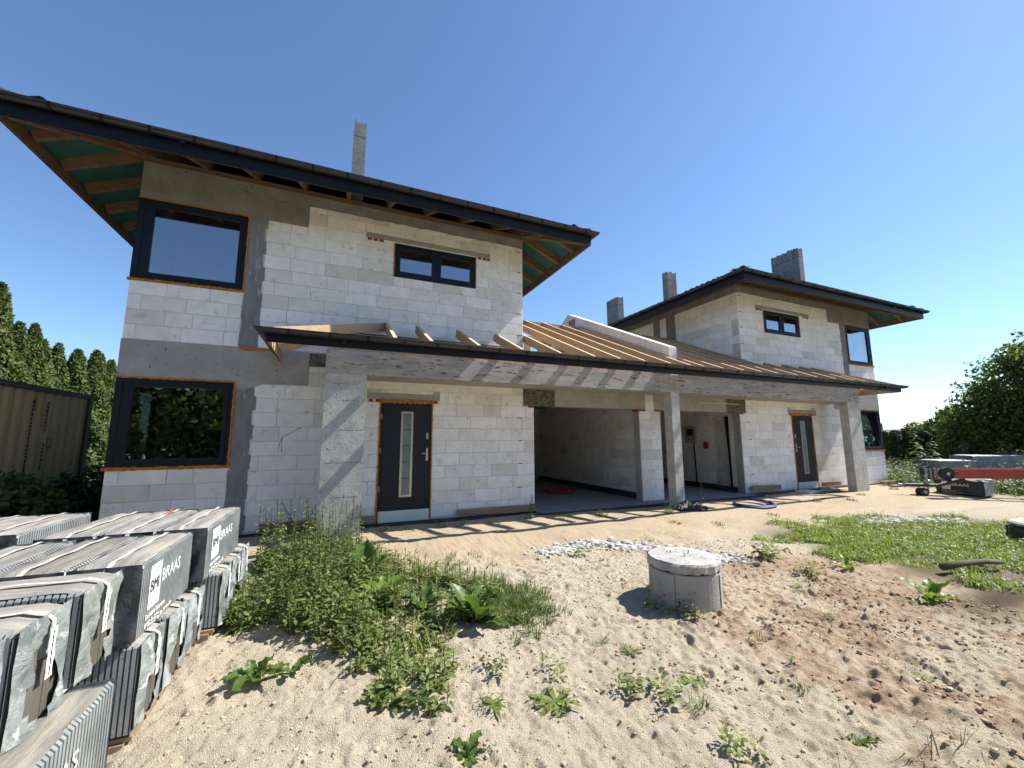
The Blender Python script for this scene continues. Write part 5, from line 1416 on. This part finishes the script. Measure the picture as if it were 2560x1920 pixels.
dock((0.38, 5.30), 'tall dock plant standing deepest in the weeds', 7, 0.62, 'dock_leaf', 4, (0.9, 1.45))
dock((-0.46, 3.66), 'dock plant with pointed leaves in front of the tile packs', 9, 0.27, 'dock_leaf', 5, (0.6, 1.3))
dock((-0.20, 3.64), 'low dock plant right of the pointed one', 6, 0.24, 'dock_leaf', 6, (0.2, 0.9))
dock((6.35, 3.45), 'small yellow-green dock plant before the bright grass', 5, 0.26, 'dock_bright', 7, (0.5, 1.2))
dock((6.05, 2.50), 'bright yellow-green dock plant on the bare soil at the right', 11, 0.36, 'dock_bright', 8, (0.15, 1.1))
dock((2.92, 1.62), 'low dark rosette on the reddish soil near the bottom', 8, 0.13, 'dock_leaf', 9, (0.1, 0.6))
dock((0.15, 2.35), 'leafy rosette at the bottom left of the sand', 9, 0.22, 'dock_leaf', 10, (0.1, 0.8))
dock((0.75, 2.38), 'small rosette left of the bare sand', 7, 0.18, 'dock_leaf', 11, (0.1, 0.7))
dock((-0.35, 2.25), 'leafy rosette beside the front logo pack', 9, 0.24, 'dock_leaf', 12, (0.1, 0.8))
# single small weeds
def small_weed(x, y, label, kind, s, seed, m='weed_leaf_b'):
    r = random.Random(seed); lv = Leaves()
    if kind == 'leafy':
        for k in range(max(3, int(s*22))):
            q = s*0.35*math.sqrt(r.random()); a = r.uniform(0, 6.3); px, py = x+q*cos(a), y+q*sin(a); leafy_stem(lv, None, px, py, gz(px, py), s*r.uniform(0.25, 0.6), r, s*0.20, 10, 0.5, 0.5)
    elif kind == 'grass': grass_tuft(lv, x, y, int(90*s+20), s, 0.005, r, s*0.35)
    else:
        for k in range(9):
            a = 2*pi*k/9+r.uniform(-0.3, 0.3); el = r.uniform(0.1, 0.5); d = (cos(a)*cos(el), sin(a)*cos(el), sin(el)); lv.blade((x, y, gz(x, y)+0.005), d, (-sin(a), cos(a), 0), s*r.uniform(0.5, 1.0), s*0.16, 0.3, 4, 0)
            for e in (0.45, 0.7):
                p = vadd((x, y, gz(x, y)+0.005), d, s*e*0.8)
                for sg in (-1, 1): lv.blade(p, unit((cos(a+sg*0.9), sin(a+sg*0.9), 0.15)), (-sin(a), cos(a), 0), s*0.25, s*0.09, 0.2, 2, 0)
    o = lv.build('small_weed', m); tag(o, label, 'weed', 'single small weeds on the sand')
for q in [(1.92, 2.50, 'sprawling dark weed in the middle of the sand, left of its twin', 'leafy', 0.30, 1, 'weed_leaf'), (2.12, 2.36, 'bushy green weed casting a clear shadow right of the sprawling one', 'leafy', 0.30, 2, 'weed_leaf_b'),
          (2.46, 2.42, 'small weed with long narrow leaves right of the bushy one', 'rosette', 0.16, 3, 'weed_leaf_b'), (2.26, 2.18, 'grass tuft with thin blades below the narrow-leaved weed', 'grass', 0.17, 4, 'grass_blade'),
          (1.59, 2.90, 'upright little weed with round leaves above the middle sand', 'leafy', 0.24, 5, 'weed_leaf_b'), (1.43, 2.60, 'spidery rosette with long blades on the pale sand', 'rosette', 0.24, 6, 'weed_leaf_b'),
          (1.20, 3.08, 'low twiggy weed below the largest dock', 'leafy', 0.26, 7, 'weed_leaf'), (1.04, 2.72, 'low grey-green rosette on the pale sand at the left', 'rosette', 0.16, 8, 'weed_leaf'),
          (2.17, 1.80, 'fern-like weed at the bottom right of the pale sand', 'leafy', 0.28, 9, 'weed_leaf_b'), (3.30, 3.20, 'leafy weed clump in the shade left of the manhole', 'leafy', 0.34, 10, 'weed_leaf'),
          (3.02, 3.42, 'second weed clump farther left of the manhole', 'leafy', 0.30, 11, 'weed_leaf_b'), (2.23, 3.15, 'tuft of thin grass between the grass patch and the middle sand', 'grass', 0.12, 12, 'grass_blade'),
          (3.55, 2.67, 'dull green tuft on the reddish soil below the manhole', 'grass', 0.14, 13, 'grass_blade'), (3.36, 2.30, 'yellow-green seedling on the reddish soil', 'leafy', 0.13, 14, 'dock_bright'),
          (5.60, 3.50, 'feathery green weed left of the small yellow dock', 'leafy', 0.36, 15, 'weed_leaf_b'), (5.85, 4.20, 'broad weed clump at the left end of the bright grass', 'leafy', 0.55, 16, 'weed_leaf_b'),
          (5.15, 3.35, 'small grass tuft beside the feathery weed', 'grass', 0.14, 17, 'grass_bright'), (4.55, 2.68, 'long dull grass streak on the reddish soil', 'grass', 0.15, 18, 'grass_blade'),
          (6.3, 2.12, 'grass tuft right of the bright dock', 'grass', 0.12, 19, 'grass_blade'), (3.05, 2.02, 'dark green tuft in the reddish furrows', 'grass', 0.13, 20, 'weed_leaf'),
          (4.02, 1.78, 'tiny pale rosette on the reddish soil', 'rosette', 0.09, 21, 'weed_leaf_b'), (2.32, 2.92, 'thin-stemmed rosette left of the manhole shadow', 'rosette', 0.14, 22, 'weed_leaf'),
          (3.42, 5.35, 'small weed growing in front of the white rubble', 'leafy', 0.30, 23, 'weed_leaf_b'), (4.85, 5.55, 'small weed right behind the white rubble', 'leafy', 0.22, 24, 'weed_leaf_b')]:
    small_weed(*q)
def tall_plant(x, y, h, label, seed, leaf=0.05, n=40, m='scrub_leaf', lean=0.1, name='tall_weed', group='tall single weeds', droop=False, z=None):
    r = random.Random(seed); t = thing(name, label, 'weed', (x, y, gz(x, y) if z is None else z), 0, group)
    lv = Leaves(); st = MB(); z0 = t.location.z
    st.tube([(0, 0, -0.02), (lean*h*0.3, 0, h*0.5), (lean*h, lean*h*0.3, h)], 0.006+0.004*h, 5, False, 0.003)
    a = 0
    for i in range(n):
        q = 0.12+0.88*i/n; a += 2.4; el = r.uniform(-0.2, 0.7); d = (cos(a)*cos(el), sin(a)*cos(el), sin(el)); L = leaf*(1.3-q)*r.uniform(0.7, 1.3)*1.3
        lv.blade((lean*h*q, lean*h*0.3*q, h*q), d, unit((-sin(a), cos(a), 0.2)), L, L*0.42, 0.4, 3, 0)
    o = lv.build('foliage', m); o.parent = t
    s = st.build('stem', 'stem_green', None); s.parent = t
tall_plant(7.52, 6.85, 0.80, 'tall slender weed in front of the right garage opening', 1, 0.07, 46)
tall_plant(-0.50, 7.75, 0.62, 'dark feathery weed leaning in front of the near wall', 2, 0.07, 50, 'thuja_leaf', -0.4)
tall_plant(3.75, 7.75, 0.45, 'clump of tall grass stems at the left garage jamb', 3, 0.10, 30, 'grass_blade', 0.1)

# ------------------------------------------------------------------ trees and hedges
def crown_mesh(name, n, fn, size, m, seed, clump=1):
    """n leaf cards; fn(r) -> (position, outward direction)"""
    R = np.random.RandomState(seed); r = random.Random(seed)
    P = np.zeros((n, 3)); O = np.zeros((n, 3))
    for i in range(n): P[i], O[i] = fn(r)
    a = R.normal(size=(n, 3)); u = np.cross(O+0.9*a, R.normal(size=(n, 3))); u /= np.linalg.norm(u, axis=1)[:, None]+1e-9
    nn = O+0.9*a; nn /= np.linalg.norm(nn, axis=1)[:, None]+1e-9; v = np.cross(nn, u)
    s = (size*(0.55+0.9*R.rand(n)))[:, None]
    # a pointed leaf spray: 6 points
    q = np.stack([P-u*s*0.5, P-u*s*0.1-v*s*0.32, P+u*s*0.25-v*s*0.20, P+u*s*0.6, P+u*s*0.2+v*s*0.24, P-u*s*0.15+v*s*0.30], 1)
    q[:, 3] += O*s*0.15
    f = np.arange(n)[:, None]*6+np.array([[0, 1, 2, 3]]); f2 = np.arange(n)[:, None]*6+np.array([[0, 3, 4, 5]])
    return np_mesh(name, q.reshape(-1, 3), np.concatenate([f, f2]), m)
def thuja_fn(h, rad, z0=0.1, round_top=False, bumps=7.0):
    def fn(r):
        t = r.random()**0.9; z = z0+(h-z0)*t
        if round_top: prof = min(1.0, math.sqrt(max(0.0, 1-((t-0.55)/0.45)**2))) if t > 0.55 else 0.86+0.14*t/0.55
        else: prof = (1-t)**0.62*1.0 if t > 0.35 else (0.80+0.20*sin(pi*t/0.7))*((1-0.35)**0.62)/0.98
        a = r.uniform(0, 2*pi); lump = 1+0.13*sin(bumps*t*3+3*a)+0.09*sin(5*a-11*t*3)
        q = rad*prof*lump*(1-0.35*r.random()**3)
        p = (q*cos(a), q*sin(a), z); o = (cos(a), sin(a), 0.55); return p, o
    return fn
def make_thuja(h, rad, n, m, label, seed, round_top=False, size=0.16):
    t = thing('thuja_tree', label, 'tree', (0, 0, 0))
    c = crown_mesh('crown', n, thuja_fn(h, rad, 0.1, round_top), size, m, seed); c.parent = t
    tr = MB(); tr.tube([(0, 0, -0.1), (0, 0, h*0.5), (0, 0, h*0.86)], 0.09, 6, True, 0.02); o = tr.build('trunk', 'bark', None); o.parent = t
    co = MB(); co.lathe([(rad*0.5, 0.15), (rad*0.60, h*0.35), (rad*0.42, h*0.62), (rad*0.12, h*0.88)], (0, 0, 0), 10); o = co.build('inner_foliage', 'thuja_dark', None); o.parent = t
    return t
def copy_thing(t, loc, rz, sc, label, group=None):
    c = t.copy(); COL.objects.link(c); c.location = loc; c.rotation_euler = (0, 0, rz); c.scale = sc; c['label'] = label
    if group: c['group'] = group
    for ch in t.children:
        d = ch.copy(); COL.objects.link(d); d.parent = c
        for g2 in ch.children:
            e = g2.copy(); COL.objects.link(e); e.parent = d
    return c
th = make_thuja(4.6, 0.74, 9500, 'thuja_leaf', 'tallest thuja at the left edge behind the container', 5, False, 0.13)
rows = [(14.95, 5.72, 'tallest pointed thuja at the left edge behind the container'), (15.8, 5.0, 'second thuja from the left edge, just right of the tallest'), (16.35, 5.0, 'third thuja from the left edge, with a pointed tip'), (17.0, 4.75, 'fourth thuja from the left edge'),
        (17.6, 4.75, 'fifth thuja from the left, before the small dip in the hedge'), (18.6, 4.72, 'sixth thuja from the left with a sharp tip above the container corner'), (19.6, 4.92, 'broad thuja right of the container corner'), (20.3, 4.8, 'thuja beside the house, second from the wall'), (21.1, 4.8, 'last thuja close to the corner of the house')]
for i, (y, zt_, lb) in enumerate(rows):
    s = zt_/4.6; w_ = 0.86 if i else 0.95
    if i == 0: o = th; th.location = (-8.4, y, 0); th.scale = (w_, w_, s); th['label'] = lb; th['group'] = 'thuja hedge behind the container'
    else: copy_thing(th, (-8.35+0.1*rnd.uniform(-1, 1), y, 0), i*1.3, (w_*rnd.uniform(0.95, 1.18), w_*rnd.uniform(0.95, 1.18), s*rnd.uniform(0.97, 1.02)), lb, 'thuja hedge behind the container')
for k, y in enumerate((14.0, 13.1, 22.0, 22.9)): copy_thing(th, (-8.4, y, 0), k*2.1, (0.9, 0.9, 1.05), ('thuja just outside the left edge', 'second thuja outside the left edge', 'thuja hidden behind the house corner', 'second thuja behind the house corner')[k], 'thuja hedge behind the container')
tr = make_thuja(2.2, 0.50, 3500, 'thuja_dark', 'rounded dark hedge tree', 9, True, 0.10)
azs = [(65.68, 1.85), (66.5, 1.9), (67.21, 1.88), (67.87, 1.9), (68.6, 1.92), (69.26, 1.95), (69.99, 1.98), (70.67, 1.95), (71.6, 1.98), (72.5, 1.95)]
ords = ['first', 'second', 'third', 'fourth', 'fifth', 'sixth', 'seventh', 'eighth', 'ninth', 'tenth']
for i, (az, zt_) in enumerate(azs):
    Dd = 29+0.25*i; x, y = Dd*sin(radians(az)), Dd*cos(radians(az)); s = (zt_+0.25)/2.2
    lb = ords[i]+' rounded hedge tree counted from the far house corner'
    if i == 0: tr.location = (x, y, -0.2); tr.scale = (0.85, 0.85, s); tr['label'] = lb; tr['group'] = 'row of rounded hedge trees at the right'
    else: copy_thing(tr, (x, y, -0.2), i*0.9, (0.85+0.025*i, 0.85+0.025*i, s), lb, 'row of rounded hedge trees at the right')
def broad_tree(loc, H, lobes, n, size, m, label, seed, trunk=0.2, name='broadleaf_tree', cat='tree', z0=0.6):
    t = thing(name, label, cat, loc)
    wts = [q[1]**2 for q in lobes]
    def fn(r):
        while True:
            c, rad = r.choices(lobes, wts)[0]
            v = unit((r.gauss(0, 1), r.gauss(0, 1), r.gauss(0, 1))); k = (1-0.55*r.random()**2.2)
            k *= 1+0.22*sin(v[0]*7+c[0]*3)*sin(v[2]*6+c[1]*5)+0.16*sin(13*v[1]+c[2])*sin(11*v[2]+c[0]*2)
            p = vadd(c, v, rad*k)
            if p[2] > z0*0.3: return p, (v[0], v[1], v[2]+0.3)
    c = crown_mesh('crown', n, fn, size, m, seed); c.parent = t
    tk = MB(); tk.tube([(0, 0, -0.3), (0.05, 0, H*0.25), (0.0, 0.1, H*0.6)], trunk, 8, True, trunk*0.45); k = tk.build('trunk', 'bark', None); k.parent = t
    lm = MB()
    for (cc, rad) in lobes[:7]: lm.tube([(0.03, 0, H*0.22), (cc[0]*0.5, cc[1]*0.5, (H*0.22+cc[2])*0.5+0.1), tuple(cc)], trunk*0.4, 5, True, 0.03)
    k2 = lm.build('limb', 'bark', None); k2.parent = k; tag(k2, kind='stuff')
    return t
rr = random.Random(77)
az = radians(77.0); Dd = 29.0; bx, by = Dd*sin(az), Dd*cos(az); sdv = (cos(az), -sin(az))
lobes = []
for (a, z, rad) in ((0, 3.2, 2.2), (-1.9, 2.4, 1.6), (-2.5, 1.6, 1.2), (-1.2, 4.2, 1.4), (0.2, 5.1, 1.4), (1.6, 4.6, 1.6), (2.4, 3.0, 1.9), (-0.4, 1.6, 1.7), (1.6, 1.5, 1.7), (-2.0, 3.4, 0.9), (-0.9, 5.1, 0.8), (0.9, 5.8, 0.8), (-2.9, 2.4, 0.7), (3.2, 4.6, 1.2), (-3.1, 1.3, 0.7)):
    e = rr.uniform(-0.9, 0.9); lobes.append(((sdv[0]*a+sin(az)*e, sdv[1]*a+cos(az)*e, z), rad))
broad_tree((bx, by, -0.1), 6, lobes, 40000, 0.145, 'tree_leaf', 'large dark broadleaf tree at the right edge', 3, 0.24)
az = radians(70.9); Dd = 38; broad_tree((Dd*sin(az), Dd*cos(az), -0.2), 4, [((0, 0, 2.0), 1.4), ((-0.9, 0.9, 1.8), 1.0), ((1.3, -1.2, 2.0), 1.5), ((-0.2, 0.3, 2.7), 0.8), ((2.2, -2.0, 2.2), 1.3)], 9000, 0.2, 'tree_leaf', 'round dark bush tree behind the hedge, left of the large tree', 4, 0.15)
az = radians(67.9); Dd = 46; broad_tree((Dd*sin(az), Dd*cos(az), -0.2), 2.4, [((0, 0, 2.45), 0.55), ((0.4, -0.3, 2.2), 0.5), ((-0.4, 0.3, 2.1), 0.5)], 1400, 0.16, 'scrub_leaf', 'small pale tree beside the grey roof in the distance', 5, 0.12)
az = radians(22); broad_tree((31*sin(az), 31*cos(az), -0.2), 5.5, [((0, 0, 5.0), 1.5), ((1.2, 0, 4.2), 1.3), ((-1.2, 0, 4.2), 1.3)], 2500, 0.28, 'tree_leaf', 'tree glimpsed through the bare rafters behind the garage', 6, 0.16)
# grey roofed house behind the hedge
az0 = radians(66.2); Dd = 46; hx, hy = Dd*sin(az0), Dd*cos(az0)
t = thing('distant_house', 'low house with a plain grey roof far behind the hedge', 'house', (hx, hy, -0.2), -az0)
def loc_mesh(mb, name, m, par):
    me = bpy.data.meshes.new(name); me.from_pydata(mb.v, [], mb.f); me.update(); me.materials.append(MATS[m]); o = bpy.data.objects.new(name, me); COL.objects.link(o); o.parent = par; return o
b = MB(); b.box(-4.5, 2.6, 0, 7, 0, 1.6); loc_mesh(b, 'wall', 'far_wall', t)
b = MB(); b.add([(-5, -0.4, 1.45), (3, -0.4, 1.45), (3, 3.5, 2.55), (-5, 3.5, 2.55), (-5, 7.4, 1.45), (3, 7.4, 1.45)], [(0, 1, 2, 3), (3, 2, 5, 4), (0, 3, 4), (1, 5, 2)]); rf = loc_mesh(b, 'roof', 'shingle_roof', t)
b = MB(); b.box(-0.7, -0.45, 3.3, 3.55, 2.4, 3.1); loc_mesh(b, 'chimney', 'flue_block', rf)
b = MB(); b.box(-2.0, -1.2, -0.02, 0.02, 0.6, 1.3); loc_mesh(b, 'window', 'window_frame', t)
# wild growth at the far right
g = Leaves(); lv = Leaves()
for i in range(520):
    az = radians(r.uniform(63.5, 82)); Dd = r.uniform(19.5, 27); x, y = Dd*sin(az), Dd*cos(az)
    if 63 < math.degrees(az) < 64.5 and Dd < 21: continue
    leafy_stem(lv, None, x, y, -0.1, r.uniform(0.3, 0.9), r, 0.16, 14, 0.8, 0.3)
    for k in range(5): grass_tuft(g, x+r.uniform(-0.5, 0.5), y+r.uniform(-0.5, 0.5), 4, 0.5, 0.03, r, 0.3)
for i in range(260):
    x, y = r.uniform(18.2, 21.5), r.uniform(7.6, 11.5)
    leafy_stem(lv, None, x, y, -0.1, r.uniform(0.2, 0.6), r, 0.11, 12, 0.8, 0.3); grass_tuft(g, x, y, 14, 0.4, 0.016, r, 0.3)
tag(lv.build('wild_growth', 'scrub_leaf'), 'tangled wild plants before the far hedge', kind='stuff')
tag(g.build('wild_grass', 'grass_blade'), 'tall rough grass before the far hedge', kind='stuff')
hol = [(67.95, 24.5, 1.95, 'tallest flowering stalk before the fourth hedge tree', -0.02), (68.9, 24.0, 1.55, 'leaning bushy stalk right of the tallest one', 0.25), (68.4, 24.0, 1.2, 'short bushy stalk between the tall and the leaning one', 0.1), (70.95, 25.5, 1.6, 'slim stalk beside the wooden pole before the large tree', 0.12),
       (73.4, 24.0, 1.55, 'upright stalk left of three under the large tree', 0.0), (73.95, 24.3, 1.5, 'upright stalk between two others under the large tree', 0.03), (74.5, 24.0, 1.3, 'shorter upright stalk under the large tree', 0.02), (75.6, 24.5, 1.6, 'upright stalk at the right edge under the large tree', 0.0)]
for k, (az, Dd, h, lb, ln) in enumerate(hol):
    tall_plant(Dd*sin(radians(az)), Dd*cos(radians(az)), h, lb, 40+k, 0.34, 44, 'scrub_leaf', ln, 'tall_stalk', 'tall flowering stalks before the hedge', z=-0.1)
m = MB(); az = radians(71.25); x, y = 26*sin(az), 26*cos(az); m.tube([(x, y, -0.2), (x-0.05, y, 1.35)], 0.07, 8); tag(m.build('wooden_pole', 'bark'), 'short wooden pole before the large tree', 'pole')
# shaded shrubs by the container
def shrub(x, y, h, rad, n, label, seed, m='thuja_leaf'):
    broad_tree((x, y, -0.1), h, [((0, 0, h*0.55), rad), ((rad*0.5, 0.1, h*0.4), rad*0.8), ((-rad*0.4, -0.2, h*0.75), rad*0.6)], n, 0.10, m, label, seed, 0.03, 'shrub', 'shrub', 0.1)
shrub(-4.75, 9.6, 1.1, 0.45, 1400, 'leafy shrub in the shade against the container side', 61)
shrub(-4.6, 11.2, 0.9, 0.5, 1300, 'dark low shrub near the container end', 62, 'thuja_dark')
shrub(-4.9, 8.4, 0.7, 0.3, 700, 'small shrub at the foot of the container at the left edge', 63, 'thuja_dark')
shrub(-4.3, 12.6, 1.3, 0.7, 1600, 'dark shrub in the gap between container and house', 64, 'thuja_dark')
# trees across the lane behind the viewer (they show as reflections in the window panes)
for k, (x, y, h) in enumerate(((-14, -10, 8.5), (-9, -11, 9.5), (-4.5, -11.5, 9.0), (1, -13, 8.5), (7, -14, 8), (-19, -9, 8.5))):
    broad_tree((x, y, -0.2), h, [((0, 0, h*0.5), h*0.42), ((h*0.28, 0, h*0.4), h*0.33), ((-h*0.28, 0, h*0.42), h*0.33), ((0, 0, h*0.78), h*0.22), ((0, 0, h*0.2), h*0.3)], 15000, 0.30, 'tree_leaf', 'broad tree across the lane, '+('first', 'second', 'third', 'fourth', 'fifth', 'sixth')[k]+' of the reflected row', 90+k, 0.2, 'lane_tree', 'tree')
